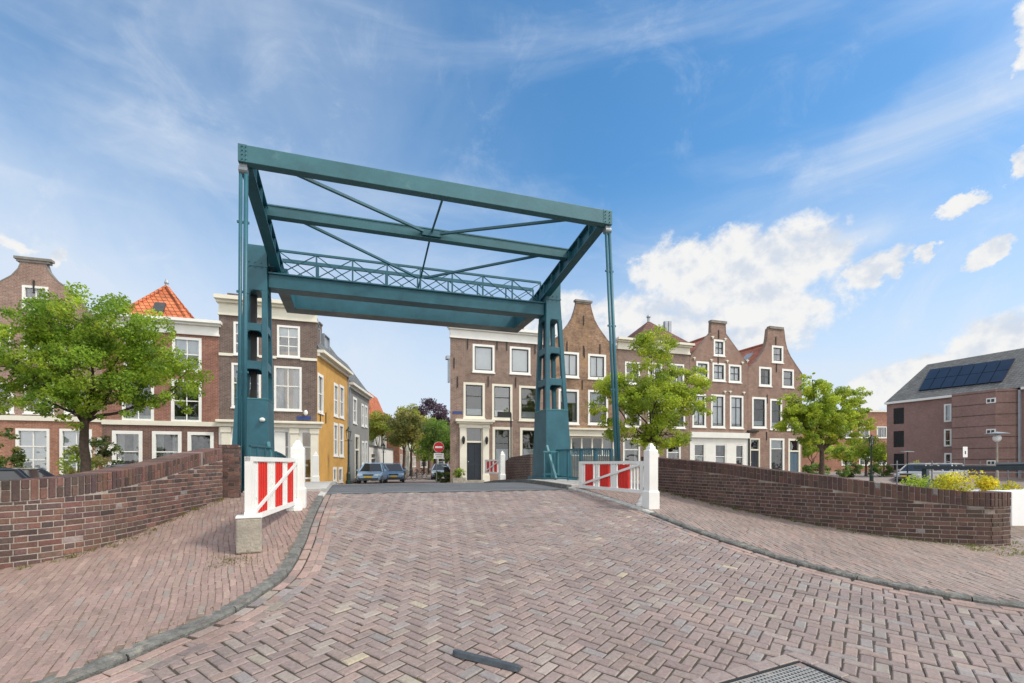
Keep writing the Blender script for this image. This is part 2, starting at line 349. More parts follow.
for y0, y1, nm in ((CAN0, CAN0+.35, 'quay_wall'), (CAN1-.35, CAN1, 'quay_wall')):
    b = MB()
    xs = [-300, -60]+fr(-24, 40, 1)+[80, 300]
    for xa, xb in zip(xs, xs[1:]):
        za, zb = g(xa, y0)-.14, g(xb, y0)-.14
        b.add([(xa, y0, -2), (xb, y0, -2), (xb, y0, zb), (xa, y0, za), (xa, y1, -2), (xb, y1, -2), (xb, y1, zb), (xa, y1, za)], [(0, 1, 2, 3), (5, 4, 7, 6), (3, 2, 6, 7)])
    tag(b.build(nm, 'b_wallfar', kind='structure'))
# kerb lines (road edge), surveyed
LK = [(-9, -.2), (-4.8, 1.45), (-2.9, 2.72), (-1.76, 3.73), (-1.39, 4.2), (-1.18, 4.47), (-1.02, 4.75), (-.87, 5.14), (-.69, 5.75), (-.63, 6.95), (-.63, 8.45), (-.60, 10.3), (-.58, 11.25)]
RK = [(12.5, -.6), (9.2, 1.2), (7.4, 2.25), (6.3, 3.1), (5.72, 3.85), (5.42, 4.75), (5.26, 6.2), (5.3, 7.8), (5.3, 8.6), (5.22, 9.75), (5.15, 11.25)]
def smooth_line(P, step=.08):
    V = [Vector((p[0], p[1], 0)) for p in P]; out = []
    for i in range(len(V)-1):
        p0, p1, p2, p3 = V[max(i-1, 0)], V[i], V[i+1], V[min(i+2, len(V)-1)]
        n = max(2, int((p2-p1).length/step))
        for k in range(n):
            t = k/n
            out.append(.5*((2*p1)+(p2-p0)*t+(2*p0-5*p1+4*p2-p3)*t*t+(3*p1-p0-3*p2+p3)*t**3))
    out.append(V[-1]); return out
LKs, RKs = smooth_line(LK), smooth_line(RK)
def kx(line, y):
    """x of a kerb line at a given y (lines run in increasing y)"""
    for a, b in zip(line, line[1:]):
        if a.y <= y <= b.y: return a.x+(b.x-a.x)*(y-a.y)/max(1e-6, b.y-a.y)
    return line[0].x if y < line[0].y else line[-1].x
def dist_line(line, x, y):
    return min((p.x-x)**2+(p.y-y)**2 for p in line)**.5
def on_road(x, y):
    return y > -.5 and y < 11.25 and (x > kx(LKs, y) if y > LKs[0].y else True) and (x < kx(RKs, y) if y > RKs[0].y else True)
def brick(b, cx, cy, ux, uy, L, W, zf, col, gap=.004, bev=.006, rnd=.0025, drop=.03):
    """one paving brick with worn arrises, following the ground"""
    l, w = L/2-gap, W/2-gap; dz = R.uniform(-rnd, rnd); tx, ty = R.uniform(-.008, .008), R.uniform(-.012, .012)
    vs = []
    for inset, dd in ((0, -drop), (0, -bev*.8), (bev, 0)):
        for i, j in ((-1, -1), (1, -1), (1, 1), (-1, 1)):
            a, c = i*(l-inset), j*(w-inset)
            x, y = cx+a*ux-c*uy, cy+a*uy+c*ux
            vs.append((x, y, zf(x, y)+dz+dd+a*tx+c*ty))
    fs = [(8, 9, 10, 11)]
    for k in (0, 4):
        for i in range(4): fs.append((k+i, k+(i+1) % 4, k+4+(i+1) % 4, k+4+i))
    b.add(vs, fs, 0, col)
def pave_col(base, var, odd):
    r = R.random(); k = R.uniform(1-var, 1+var)
    c = base
    for p, cc in odd:
        if r < p: c = cc; break
        r -= p
    return tuple(max(.01, x*k*R.uniform(.985, 1.015)) for x in c)
ROADC = (.243, .190, .174)
ODD = [(.007, (.36, .305, .23)), (.10, (.245, .218, .208)), (.12, (.27, .205, .182)), (.07, (.28, .235, .21)), (.06, (.215, .172, .158)), (.02, (.29, .25, .21))]
road = MB()
rz = lambda x, y: g(x, y)
rzz = lambda x, y: g(x, y)+.007
ang = math.radians(54.3); e1 = (math.sin(ang), math.cos(ang)); e2 = (-e1[1], e1[0])
BL, BW = .192, .096
drain_c = (2.77, 2.43); drain_r = .42
def keep(x, y):
    if y < 1.2 or y > 11.1 or x < -7 or x > 11: return False
    if not on_road(x, y): return False
    if abs((x-drain_c[0])*.991+(y-drain_c[1])*.132) < .40 and abs(-(x-drain_c[0])*.132+(y-drain_c[1])*.991) < .30: return False
    if dist_line(LKs, x, y) < .15 or dist_line(RKs, x, y) < .08: return False
    return y < 11.1
n_ = 96
for i in range(-n_, n_):
    for j in range(-n_, n_):
        # herringbone: a horizontal brick and an upright brick per cell, the pattern steps one width sideways each row
        ox, oy = j*BW+i*BL, j*BW-i*BL
        for (cx, cy, du, dv) in ((ox+BL/2, oy+BW/2, 1, 0), (ox+BW/2, oy+BW+BL/2, 0, 1)):
            x = 2.5+cx*e1[0]+cy*e2[0]; y = 4+cx*e1[1]+cy*e2[1]
            if not keep(x, y): continue
            ux, uy = (e1 if du else e2); ra = R.uniform(-.042, .042); ux, uy = ux-uy*ra, uy+ux*ra; x += R.uniform(-.005, .005); y += R.uniform(-.005, .005)
            brick(road, x, y, ux, uy, BL, BW, rz, pave_col(ROADC, .075, ODD), gap=.0056, bev=.0085, rnd=.004)
# gutter rows beside the kerbs
for line, sgn in ((LKs, 1), (RKs, -1)):
    L = 0; pts = line
    for off, ph in ((.055, 0), (.165, .1), (.262, .05)) if sgn > 0 else ((.055, 0), (.165, .1)):
        acc = ph
        for a, c in zip(pts, pts[1:]):
            d = (c-a); acc += d.length
            if acc >= .205:
                acc -= .205; d.normalize(); nx, ny = d.y*sgn, -d.x*sgn
                x, y = c.x+nx*off, c.y+ny*off
                if 1.2 < y < 11.1 and -7 < x < 11: brick(road, x, y, d.x, d.y, .205, .1, rzz, pave_col((.30, .215, .185), .15, ODD[1:]))
# soldier frame round the drain and a bedding sheet
for q in (-1, 1):
    for k in range(4):
        t = -.33+k*.22; x = drain_c[0]+t*.991-q*.36*.132; y = drain_c[1]+t*.132+q*.36*.991
        brick(road, x, y, .991, .132, .215, .118, rzz, pave_col((.27, .22, .20), .08, ODD[1:]), gap=.006)
    for k in range(4):
        t = -.315+k*.21; x = drain_c[0]+q*.50*.991-t*.132; y = drain_c[1]+q*.50*.132+t*.991
        brick(road, x, y, -.132, .991, .205, .105, rzz, pave_col((.27, .22, .20), .08, ODD[1:]), gap=.006)
ys = fr(-1, 11.3, .3)
for ya, yb in zip(ys, ys[1:]):
    la, lb = (kx(LKs, ya) if ya > LKs[0].y else -12), (kx(LKs, yb) if yb > LKs[0].y else -12)
    ra, rb = (kx(RKs, ya) if ya > RKs[0].y else 14), (kx(RKs, yb) if yb > RKs[0].y else 14)
    n = 16
    for k in range(n):
        q = lambda l, r, kk: l+(r-l)*kk/n
        P = [(q(la, ra, k), ya), (q(la, ra, k+1), ya), (q(lb, rb, k+1), yb), (q(lb, rb, k), yb)]
        road.add([(x, y, rz(x, y)-.009) for x, y in P], [(0, 1, 2, 3)], 1)
tag(road.build('road', ['pavecol', 'grout'], kind='structure'))
# pavements left and right: brick-on-edge rows
SWUP = .05
# wing walls (plan and base line)
LW = [(-9.5, 6.0), (-6, 6.05), (-4.6, 6.15), (-3.5, 6.4), (-2.95, 7.05), (-2.70, 8.2), (-2.56, 9.3), (-2.37, 10.42)]
RW = [(7.25, 11.2), (7.2, 9.6), (7.3, 8.2), (7.5, 7.25), (7.82, 6.3), (8.35, 5.45), (9.0, 4.9)]
LWs, RWs = smooth_line(LW, .05), smooth_line(RW, .05)
def wall_edge(line, y):
    xs = [p.x for p in line if abs(p.y-y) < .06]
    return xs
def pav(name, inside, rect, ang, base, seedphase, odd, L=.205, W=.058):
    b = MB(); ux, uy = math.sin(ang), math.cos(ang)
    zf = lambda x, y: g(x, y)+SWUP
    x0, y0, x1, y1 = rect; cx, cy = (x0+x1)/2, (y0+y1)/2; ext = math.hypot(x1-x0, y1-y0)/2
    ni, nj = int(ext/W)+1, int(ext/L)+1
    offs = {i: (.5 if i % 2 else 0)+R.uniform(-.12, .12) for i in range(-ni, ni)}
    for i in range(-ni, ni):
        for j in range(-nj, nj):
            a = j*L+(L*offs[i])+R.uniform(-.008, .008); c = i*W+.012*math.sin(j*.9+i*.13)+R.uniform(-.002, .002)
            x, y = cx+a*ux-c*uy, cy+a*uy+c*ux
            if not (x0 < x < x1 and y0 < y < y1): continue
            if not inside(x, y): continue
            brick(b, x, y, ux, uy, L, W, zf, pave_col(base, .10, odd), gap=.0016, bev=.0045)
    return b, zf
def lw_x(y):
    best = [p.x for p in LWs if abs(p.y-y) < .08]
    return max(best) if best else (-2.2 if y > 10 else -99)
def in_left(x, y):
    if y > 11.3 or y < .6: return False
    if y > LKs[0].y and x > kx(LKs, y)-.12: return False
    if dist_line(LKs, x, y) < .14: return False
    if y > 6.0 and x < lw_x(y)+.0: return False
    return True
def in_right(x, y):
    if y > 11.3: return False
    if x < kx(RKs, y)+.1 or dist_line(RKs, x, y) < .13: return False
    xr = [p.x for p in RWs if abs(p.y-y) < .08]
    if y > 4.85 and x > (min(xr) if xr else 7.25) and x < 9.9: return False
    if y > 5.1 and x > 9: return False
    return True
PAVC = (.275, .195, .168)
PODD = [(.05, (.26, .215, .19)), (.08, (.32, .23, .195)), (.10, (.28, .20, .17))]
b, zf = pav('pavement', in_left, (-8.5, 1.0, -.4, 11.3), math.radians(-12), PAVC, 0, PODD)
for xa in fr(-9.5, -.5, .45):
    for ya in fr(.6, 11.3, .45):
        q = [(xa, ya), (xa+.45, ya), (xa+.45, ya+.45), (xa, ya+.45)]
        q = [(min(x, kx(LKs, y)-.02) if y > LKs[0].y else x, min(y, 11.3)) for x, y in q]
        if q[1][0]-q[0][0] < .01 and q[2][0]-q[3][0] < .01: continue
        b.add([(x, y, zf(x, y)-.007) for x, y in q], [(0, 1, 2, 3)], 1)
b.build('pavement', ['pavecol', 'grout_sand'], kind='structure')
b, zf = pav('pavement', in_right, (5.0, -.5, 14.5, 11.3), math.radians(20), (.27, .212, .185), 0, PODD)
for xa in fr(5, 16, .45):
    for ya in fr(-1, 11.3, .45):
        q = [(xa, ya), (xa+.45, ya), (xa+.45, ya+.45), (xa, ya+.45)]
        q = [(max(x, kx(RKs, y)+.02), min(y, 11.3)) for x, y in q]
        if q[1][0]-q[0][0] < .01 and q[2][0]-q[3][0] < .01: continue
        b.add([(x, y, zf(x, y)-.007) for x, y in q], [(0, 1, 2, 3)], 1)
b.build('pavement', ['pavecol', 'grout_sand'], kind='structure')
# kerbs: stones about 1 m long, one pale one on the left
def kerb(line, sgn, w, nm, pale):
    b = MB(); acc = 0; st = [line[0]]; segs = []
    for a, c in zip(line, line[1:]):
        acc += (c-a).length; st.append(c)
        if acc > .92: segs.append(st); st = [c]; acc = 0
    if len(st) > 1: segs.append(st)
    for si, sg in enumerate(segs):
        mid = sg[len(sg)//2]; m = 1 if pale(mid) else 0
        n = len(sg); P = []
        for i, p in enumerate(sg):
            d = (sg[min(i+1, n-1)]-sg[max(i-1, 0)]).normalized(); nx, ny = -d.y*sgn, d.x*sgn
            q = p.copy()
            if i == 0: q = p+d*.006
            if i == n-1: q = p-d*.006
            jz = R.uniform(-.005, .004); jo = R.uniform(-.006, .006)
            for o, dz in ((0, -.12), (jo, SWUP-.022+jz), (.02+jo, SWUP-.004+jz), (w-.012+jo, SWUP+.001+jz*.6), (w+jo, SWUP-.06)):
                x, y = q.x+nx*o, q.y+ny*o; P.append((x, y, g(x, y)+dz))
        fs = []
        for i in range(n-1):
            for k in range(4):
                f = (i*5+k, (i+1)*5+k, (i+1)*5+k+1, i*5+k+1)
                fs.append(f if sgn < 0 else f[::-1])
        fs += [(0, 1, 2, 3, 4), tuple((n-1)*5+k for k in range(5))[::-1]]
        b.add(P, fs, m)
    b.build('kerb', ['kerb', 'kerb_pale'], kind='structure')
kerb(LKs, 1, .125, 'kerb', lambda p: 6.2 < p.y < 7.1 or p.y > 10.4)
kerb(RKs, -1, .13, 'kerb', lambda p: 8.4 < p.y)
# weeds in the joints along the walls and kerbs
wd = MB()
def tuft(x, y, z, n, h, c):
    for _ in range(n):
        a = R.uniform(0, 6.28); r = R.uniform(0, .06); px, py = x+r*math.cos(a), y+r*math.sin(a)
        dx, dy = math.cos(a)*h*R.uniform(.2, .7), math.sin(a)*h*R.uniform(.2, .7); w = R.uniform(.003, .007)
        k = R.uniform(.6, 1.3); hh = h*R.uniform(.5, 1.1)
        wd.add([(px-w*math.sin(a), py+w*math.cos(a), z-.01), (px+w*math.sin(a), py-w*math.cos(a), z-.01), (px+dx*.6, py+dy*.6, z+hh*.8), (px+dx, py+dy, z+hh*.7)], [(0, 1, 2), (1, 3, 2)], 0, tuple(q*k for q in c))
for p in LWs[::2]:
    if R.random() < .95 and p.y > 5.9: tuft(p.x+R.uniform(.0, .12), p.y-R.uniform(.02, .14), g(p.x, p.y)+SWUP, R.randint(4, 12), R.uniform(.015, .05), (.22, .21, .06))
for p in RWs[::1]:
    if R.random() < .7: tuft(p.x-R.uniform(.02, .16), p.y-R.uniform(.0, .1), g(p.x, p.y)+SWUP, R.randint(3, 10), R.uniform(.02, .06), (.13, .17, .045))
for _ in range(260):
    x, y = R.uniform(8.6, 12.5), R.gauss(4.75, .28)-.05; 
    if y < 5.0: tuft(x, y-.05-.06*(x-9), g(x, y)+SWUP, R.randint(3, 9), R.uniform(.015, .05), (.16, .20, .05))
for _ in range(60):
    x, y = -1.3+R.gauss(0, .17), 6.2+R.gauss(0, .14); tuft(x, y, g(x, y)+SWUP, R.randint(2, 7), R.uniform(.012, .03), (.17, .18, .05))
for p in LKs[::1]:
    if p.x < -.9 and R.random() < .45:
        tuft(p.x-.15+R.uniform(-.03, .03), p.y+.04, g(p.x, p.y)+SWUP, R.randint(2, 5), R.uniform(.01, .03), (.18, .17, .06))
tag(wd.build('weeds', 'leaf', kind='stuff'), 'yellow green weeds growing in paving joints along brick walls and kerb', 'weeds')
# drain grate and the black rubber strip lying on the road
dz = g(*drain_c)
dr = thing('drain_grate', 'rusty steel mesh drain grate framed by bricks in the road', 'drain', (drain_c[0], drain_c[1], dz))
b = MB(); A = Vector((.991, .132, 0)); B_ = Vector((-.132, .991, 0)); cc = Vector((*drain_c, dz))
def gz(v): return Vector((v.x, v.y, g(v.x, v.y)))
for k in range(25):
    t = -.405+k*.0338; b.bar(gz(cc+A*t-B_*.27)+Vector((0, 0, -.008)), gz(cc+A*t+B_*.27)+Vector((0, 0, -.008)), .009, .016)
for k in range(17):
    t = -.27+k*.0338; b.bar(gz(cc-A*.41+B_*t)+Vector((0, 0, -.007)), gz(cc+A*.41+B_*t)+Vector((0, 0, -.007)), .009, .016)
b.build('mesh_bars', 'grate', dr)
b = MB()
for q in (-1, 1):
    b.bar(gz(cc-A*.42+B_*.285*q), gz(cc+A*.42+B_*.285*q), .016, .02); b.bar(gz(cc+A*.42*q-B_*.27), gz(cc+A*.42*q+B_*.27), .016, .02)
b.build('rim', 'iron', dr)
b = MB(); b.add([tuple(gz(cc+A*i+B_*j)+Vector((0, 0, -.035))) for i, j in ((-.41, -.28), (.41, -.28), (.41, .28), (-.41, .28))], [(0, 1, 2, 3)]); b.build('pit', 'dark', dr)
b = MB(); P0 = Vector((.70, 3.56, g(.70, 3.56)+.022)); P1 = Vector((1.10, 3.20, g(1.1, 3.2)+.022)); dd = (P1-P0).normalized(); sd = dd.cross(Vector((0, 0, 1))).normalized()
NR = 18; rings = []
for i in range(NR+1):
    t = i/NR; w = .034*(1-max(0, abs(t-.5)*2-.9)*6.0*.8); q = P0.lerp(P1, t); rings.append((q, max(.012, w)))
vs = []
for q, w in rings:
    for a in (-1, -.6, .6, 1): vs.append(q+sd*w*a+Vector((0, 0, .016 if abs(a) < .9 else -.018)))
fs = []
for i in range(NR):
    for k in range(3): fs.append((i*4+k, i*4+k+1, (i+1)*4+k+1, (i+1)*4+k))
fs += [(3, 2, 1, 0), tuple(NR*4+k for k in range(4))]
b.add(vs, fs); tag(b.build('rubber_strip', 'rubber', bevel=.004), 'black rubber strip lying loose on the brick road', 'rubber strip')
# ================================================================== BRICK WING WALLS (laid brick by brick)
def wing_wall(name, label, line, H, cop, thick, inward, cols, mort, zmin, stain):
    """line: plan of the visible face; inward: +1 if the body lies left of the direction of travel"""
    root = thing(name, label, 'wall', (line[0].x, line[0].y, g(line[0].x, line[0].y)))
    b = MB(); n = len(line); cum = [0]
    for a, c in zip(line, line[1:]): cum.append(cum[-1]+(c-a).length)
    def pos(sv):
        sv = max(0, min(cum[-1], sv))
        for i in range(n-1):
            if cum[i] <= sv <= cum[i+1]+1e-9:
                d = (line[i+1]-line[i]); L = max(1e-9, d.length); k = (sv-cum[i])/L
                a, c = max(i-2, 0), min(i+3, n-1)
                dd = (line[c]-line[a]).normalized(); return line[i].lerp(line[i+1], k), dd
    base = lambda sv: g(*pos(sv)[0].xy)+SWUP
    top = lambda sv: H(sv, cum[-1])
    def pt(sv, dep, z):
        p, d = pos(sv); nrm = Vector((-d.y, d.x, 0))*inward
        q = p+nrm*dep; return Vector((q.x, q.y, z))
    # core of mortar
    N = max(12, int(cum[-1]/.1)); ss = [cum[-1]*i/N for i in range(N+1)]
    V = []
    for sv in ss:
        for dep, z in ((.006, base(sv)-.2), (.006, top(sv)-.006), (thick-.006, top(sv)-.006), (thick-.006, base(sv)-.2)): V.append(pt(sv, dep, z))
    fs = []
    for i in range(N):
        for k in range(4):
            f = (i*4+k, i*4+(k+1) % 4, (i+1)*4+(k+1) % 4, (i+1)*4+k); fs.append(f)
    fs += [(3, 2, 1, 0), tuple(N*4+k for k in range(4))]
    b.add(V, fs, 1)
    def col(z=0):
        c = R.choice(cols); k = R.uniform(.82, 1.16); c = tuple(q*k*R.uniform(.94, 1.06) for q in c)
        if R.random() < stain: c = tuple(q*.6+.16 for q in c)
        return c
    def blk(s0, s1, z00, z01, z10, z11, d0, d1, c):
        """brick between stations s0,s1 with bottom/top z at each end; face at depth d0"""
        e = .003
        vs = [pt(s0, d0+e, z00), pt(s1, d0+e, z10), pt(s1, d0+e, z11), pt(s0, d0+e, z01)]
        m_ = (s0+s1)/2; i = .004; f = R.uniform(-.003, .002)
        vs += [pt(s0+i, d0+f, z00+i), pt(s1-i, d0+f, z10+i), pt(s1-i, d0+f, z11-i), pt(s0+i, d0+f, z01-i)]
        vs += [pt(s0, d1, z00), pt(s1, d1, z10), pt(s1, d1, z11), pt(s0, d1, z01)]
        F_ = [(4, 5, 6, 7)]
        for k in range(4):
            F_.append((k, (k+1) % 4, 4+(k+1) % 4, 4+k)); F_.append((8+k, 8+(k+1) % 4, (k+1) % 4, k))
        F_.append((11, 10, 9, 8))
        b.add(vs, F_, 0, c)
    ch, bl, hb, j = .0665, .215, .107, .0118
    for face in (0, 1):
        d0, d1 = (0, .05) if face == 0 else (thick, thick-.05)
        z = zmin; row = 0
        while z < 2.3:
            sv = -(row % 2)*.055-(.11 if row % 4 > 1 else 0); k = 0
            while sv < cum[-1]:
                L = (bl if row % 2 == 0 else hb) if R.random() > .06 else (hb if row % 2 == 0 else bl)
                s0, s1 = max(0, sv+j/2), min(cum[-1], sv+L-j/2); sv += L
                if s1-s0 < .03: continue
                z0a, z0b = max(z, base(s0)-.1), max(z, base(s1)-.1)
                z1a, z1b = min(z+ch-j, top(s0)-cop-.014), min(z+ch-j, top(s1)-cop-.014)
                if z1a-z0a < .012 or z1b-z0b < .012: continue
                blk(s0, s1, z0a, z1a, z0b, z1b, d0, d1, col())
            z += ch; row += 1
    # coping: bricks on end across the whole thickness, whole and split ones in turn
    sv = 0; k = 0; pw = .073
    while sv < cum[-1]-.02:
        s0, s1 = sv+.0065, min(cum[-1], sv+pw)-.0065; sv += pw; k += 1
        lo = lambda q: top(q)-cop
        if k % 2: blk(s0, s1, lo(s0), top(s0), lo(s1), top(s1), -.006, thick+.006, col())
        else:
            h = cop*.53
            blk(s0, s1, lo(s0), lo(s0)+h-.005, lo(s1), lo(s1)+h-.005, -.006, thick+.006, col())
            blk(s0, s1, lo(s0)+h+.006, top(s0), lo(s1)+h+.006, top(s1), -.006, thick+.006, col())
    # end bricks
    for end in (0, 1):
        sv = cum[-1] if end else 0; z = zmin; row = 0; p, d = pos(sv); nrm = Vector((-d.y, d.x, 0))*inward; dd = d*(1 if end else -1)
        while z < top(sv)-cop-.06:
            y = .004-(.055 if row % 2 else 0)
            while y < thick-.03:
                y0, y1 = max(.008, y), min(thick-.008, y+.205 if row % 2 == 0 else y+.1)
                y = y1+j
                if y1-y0 < .03 or z+ch-j < base(sv)-.1: continue
                c = p+nrm*(y0+y1)/2; b.obox((c.x, c.y, z+(ch-j)/2), dd*.006, nrm*(y1-y0)/2, (0, 0, (ch-j)/2), 0, col())
            z += ch; row += 1
    b.build('brickwork', ['brickcol', mort], root)
    return root, pos, top, base
LCOL = [(.165, .09, .073), (.13, .078, .067), (.10, .066, .059), (.19, .105, .083), (.085, .06, .055), (.15, .09, .077)]
RCOL = [(.10, .06, .05), (.085, .053, .045), (.075, .048, .042), (.118, .067, .054), (.092, .057, .048)]
def HL(sv, L):
    p = sv/L
    # flat along the quay, then climbing with the ramp
    y = 0
    return HLt(sv)
def interp(P, x):
    if x <= P[0][0]: return P[0][1]
    for (a, za), (b_, zb) in zip(P, P[1:]):
        if x <= b_: return za+(zb-za)*(x-a)/(b_-a)
    return P[-1][1]
cumL = [0]
for a, c in zip(LWs, LWs[1:]): cumL.append(cumL[-1]+(c-a).length)
TL = sorted([(cumL[i], interp([(-9.5, 1.38), (6.35, 1.41), (6.9, 1.45), (8.3, 1.60), (9.4, 1.75), (10.45, 1.885)], p.y) if p.x > -4.2 else 1.40) for i, p in enumerate(LWs)])
def HLt(sv): return interp(TL, sv)
wl, *_ = wing_wall('brick_wall', 'red brown brick wall curving up to the bridge, its top sloping, left of the road', LWs, HL, .215, .33, 1, LCOL, 'mortar', -.1, .015)
# the pier that ends it
b = MB(); pz = 1.85
pier = thing('brick_pier', 'square brick pier at bridge end of the left brick wall', 'pier', (-2.22, 10.65, g(-2.2, 10.6)))
x0, x1, y0, y1 = -2.50, -2.10, 10.46, 10.60
b.box(x0+.006, y0+.006, .4, x1-.006, y1-.006, pz+.08, 1)
z = .68; row = 0
while z < pz+.02:
    for (pa, pb, axis) in (((x0, y0), (x1, y0), 0), ((x1, y0), (x1, y1), 1)):
        Lw = (x1-x0) if axis == 0 else (y1-y0); sv = 0
        while sv < Lw-.02:
            w = .215 if (row+axis) % 2 == 0 else .105
            s0, s1 = sv+.004, min(Lw, sv+w)-.004; sv += w
            if s1-s0 < .02: continue
            c = R.choice(LCOL); k = R.uniform(.7, 1.2); c = tuple(q*k for q in c)
            if axis == 0: b.box(x0+s0, y0-.004, z, x0+s1, y0+.05, z+.058, 0, c)
            else: b.box(x1-.05, y0+s0, z, x1+.004, y0+s1, z+.058, 0, c)
    z += .069; row += 1
for k in range(6):
    c = R.choice(LCOL); b.box(x0-.01+k*.068, y0-.012, pz+.035, x0+.048+k*.066, y1+.012, pz+.10, 0, tuple(q*R.uniform(.8, 1.2) for q in c))
b.build('brickwork', ['brickcol', 'mortar'], pier)
TRt = None
cumR = [0]
for a, c in zip(RWs, RWs[1:]): cumR.append(cumR[-1]+(c-a).length)
RW_top = [(4.85, 1.15), (5.45, 1.24), (6.3, 1.37), (7.3, 1.475), (8.2, 1.585), (9.6, 1.68), (11.3, 1.78)]
# return at the near end: the wall bends round towards the quay
end = [Vector((9.0, 4.9, 0)), Vector((9.22, 4.76, 0)), Vector((9.45, 4.74, 0)), Vector((9.68, 4.76, 0))]
RWf = RWs+end[1:]
cumR = [0]
for a, c in zip(RWf, RWf[1:]): cumR.append(cumR[-1]+(c-a).length)
TR = [(cumR[i], interp(RW_top, p.y)) for i, p in enumerate(RWf)]
wing_wall('brick_wall', 'long dark brown brick wall curving down from the bridge, right of the road', RWf, lambda sv, L: interp(TR, sv), .215, .33, 1, RCOL, 'mortar_dark', -.1, .01)
# ================================================================== THE DRAWBRIDGE
BX0, BX1 = -2.06, 5.93            # balance arms
br = thing('drawbridge', 'teal steel drawbridge with two towers and raised balance frame over the road', 'bridge', (2, 14.7, 1.0))
def P3(x, y, z): return Vector((x, y, z))
armz = lambda y: 7.76-(y-11.08)*.146          # centre line of the arms
def tower(xo, xi, sgn):
    """xo outer face at the top, xi inner face; sgn -1 left tower, +1 right tower"""
    o = MB(); yf, yb = 14.60, 15.25
    zt, zseam, zs, zb = 7.5, 6.95, 3.34, .75
    spread = .42
    def sect(z):
        if z >= zseam: return xo, xi, yf+.0, yb
        k = (zseam-z)/(zseam-zb); return xo+sgn*spread*k, xi-sgn*.03*k, yf-.06*k, yb+.62*k
    def boxs(za, zc, inset=0, m=0):
        a = sect(za); c = sect(zc)
        vs = []
        for s_, z in ((a, za), (c, zc)):
            xx0, xx1 = sorted((s_[0], s_[1])); vs += [(xx0+inset, s_[2]+inset, z), (xx1-inset, s_[2]+inset, z), (xx1-inset, s_[3]-inset, z), (xx0+inset, s_[3]-inset, z)]
        o.add(vs, [(3, 2, 1, 0), (4, 5, 6, 7), (0, 1, 5, 4), (1, 2, 6, 5), (2, 3, 7, 6), (3, 0, 4, 7)], m)
    boxs(zseam, zt); boxs(6.28, zseam-.012, .006); boxs(zb, zs)
    # four corner legs with three rows of openings
    lw = .135
    for ix in (0, 1):
        for iy in (0, 1):
            vs = []
            for z in (zs, 6.28):
                s_ = sect(z); xx0, xx1 = sorted((s_[0], s_[1])); y0_, y1_ = s_[2], s_[3]
                xa = xx0 if ix == 0 else xx1-lw; ya = y0_ if iy == 0 else y1_-lw
                vs += [(xa, ya, z), (xa+lw, ya, z), (xa+lw, ya+lw, z), (xa, ya+lw, z)]
            o.add(vs, [(3, 2, 1, 0), (4, 5, 6, 7), (0, 1, 5, 4), (1, 2, 6, 5), (2, 3, 7, 6), (3, 0, 4, 7)])
    for z0_, z1_ in ((5.18, 5.38), (4.14, 4.36)):
        s_ = sect((z0_+z1_)/2); xx0, xx1 = sorted((s_[0], s_[1])); y0_, y1_ = s_[2], s_[3]; e = .012
        o.box(xx0+lw, y0_+e, z0_, xx1-lw, y0_+.10, z1_); o.box(xx0+lw, y1_-.10, z0_, xx1-lw, y1_-e, z1_)
        o.box(xx0+e, y0_+lw, z0_, xx0+.10, y1_-lw, z1_); o.box(xx1-.10, y0_+lw, z0_, xx1-e, y1_-lw, z1_)
        o.box(xx0+.1, y0_+.1, z1_-.05, xx1-.1, y1_-.1, z1_-.03)
    # fillets under the bars and the head
    for zz in (5.18, 4.14, 6.28):
        s_ = sect(zz-.05); xx0, xx1 = sorted((s_[0], s_[1])); y0_, y1_ = s_[2], s_[3]
        for yy0, yy1 in ((y0_+.016, y0_+.09), (y1_-.09, y1_-.016)):
            for xa, dx in ((xx0+lw, .1), (xx1-lw, -.1)):
                o.add([(xa, yy0, zz), (xa+dx, yy0, zz), (xa+dx*.3, yy0, zz-.03), (xa, yy0, zz-.1), (xa, yy1, zz), (xa+dx, yy1, zz), (xa+dx*.3, yy1, zz-.03), (xa, yy1, zz-.1)],
                      [(0, 1, 2, 3), (7, 6, 5, 4), (1, 5, 6, 2), (2, 6, 7, 3)])
        for xx in (xx0+.016, xx1-.09):
            for ya, dy in ((y0_+lw, .1), (y1_-lw, -.1)):
                o.add([(xx, ya, zz), (xx, ya+dy, zz), (xx, ya+dy*.3, zz-.03), (xx, ya, zz-.1), (xx+.074, ya, zz), (xx+.074, ya+dy, zz), (xx+.074, ya+dy*.3, zz-.03), (xx+.074, ya, zz-.1)],
                      [(0, 1, 2, 3), (7, 6, 5, 4), (1, 5, 6, 2), (2, 6, 7, 3)])
    t = o.build('tower', 'teal', br, bevel=.008)
    # base flange, sill lip, seam plate
    s_ = sect(1.0); xx0, xx1 = sorted((s_[0], s_[1])); q = MB(); q.box(xx0-.12, s_[2]-.12, .86, xx1+.12, s_[3]+.12, 1.13); q.build('base_flange', 'teal', t, bevel=.01)
    s_ = sect(zs); xx0, xx1 = sorted((s_[0], s_[1])); q = MB(); q.box(xx0-.012, s_[2]-.012, zs-.02, xx1+.012, s_[3]+.012, zs+.012); q.build('sill_plate', 'teal_light', t)
    s_ = sect(zseam); xx0, xx1 = sorted((s_[0], s_[1])); q = MB(); q.box(xx0-.008, s_[2]-.008, zseam-.03, xx1+.008, s_[3]+.008, zseam+.012); q.build('seam_plate', 'teal', t)
    # dark strip added as the shaded inside of the open part
    q = MB(); xm = min(xo, xi)+(.10 if sgn > 0 else .0); q.box(xm+.03, yf+.45, 3.36, xm+.17, yf+.6, 6.3); q.build('interior_shade_strip', 'iron', t)
    return t
tower(-2.77, -2.26, -1); tower(6.42, 5.91, 1)
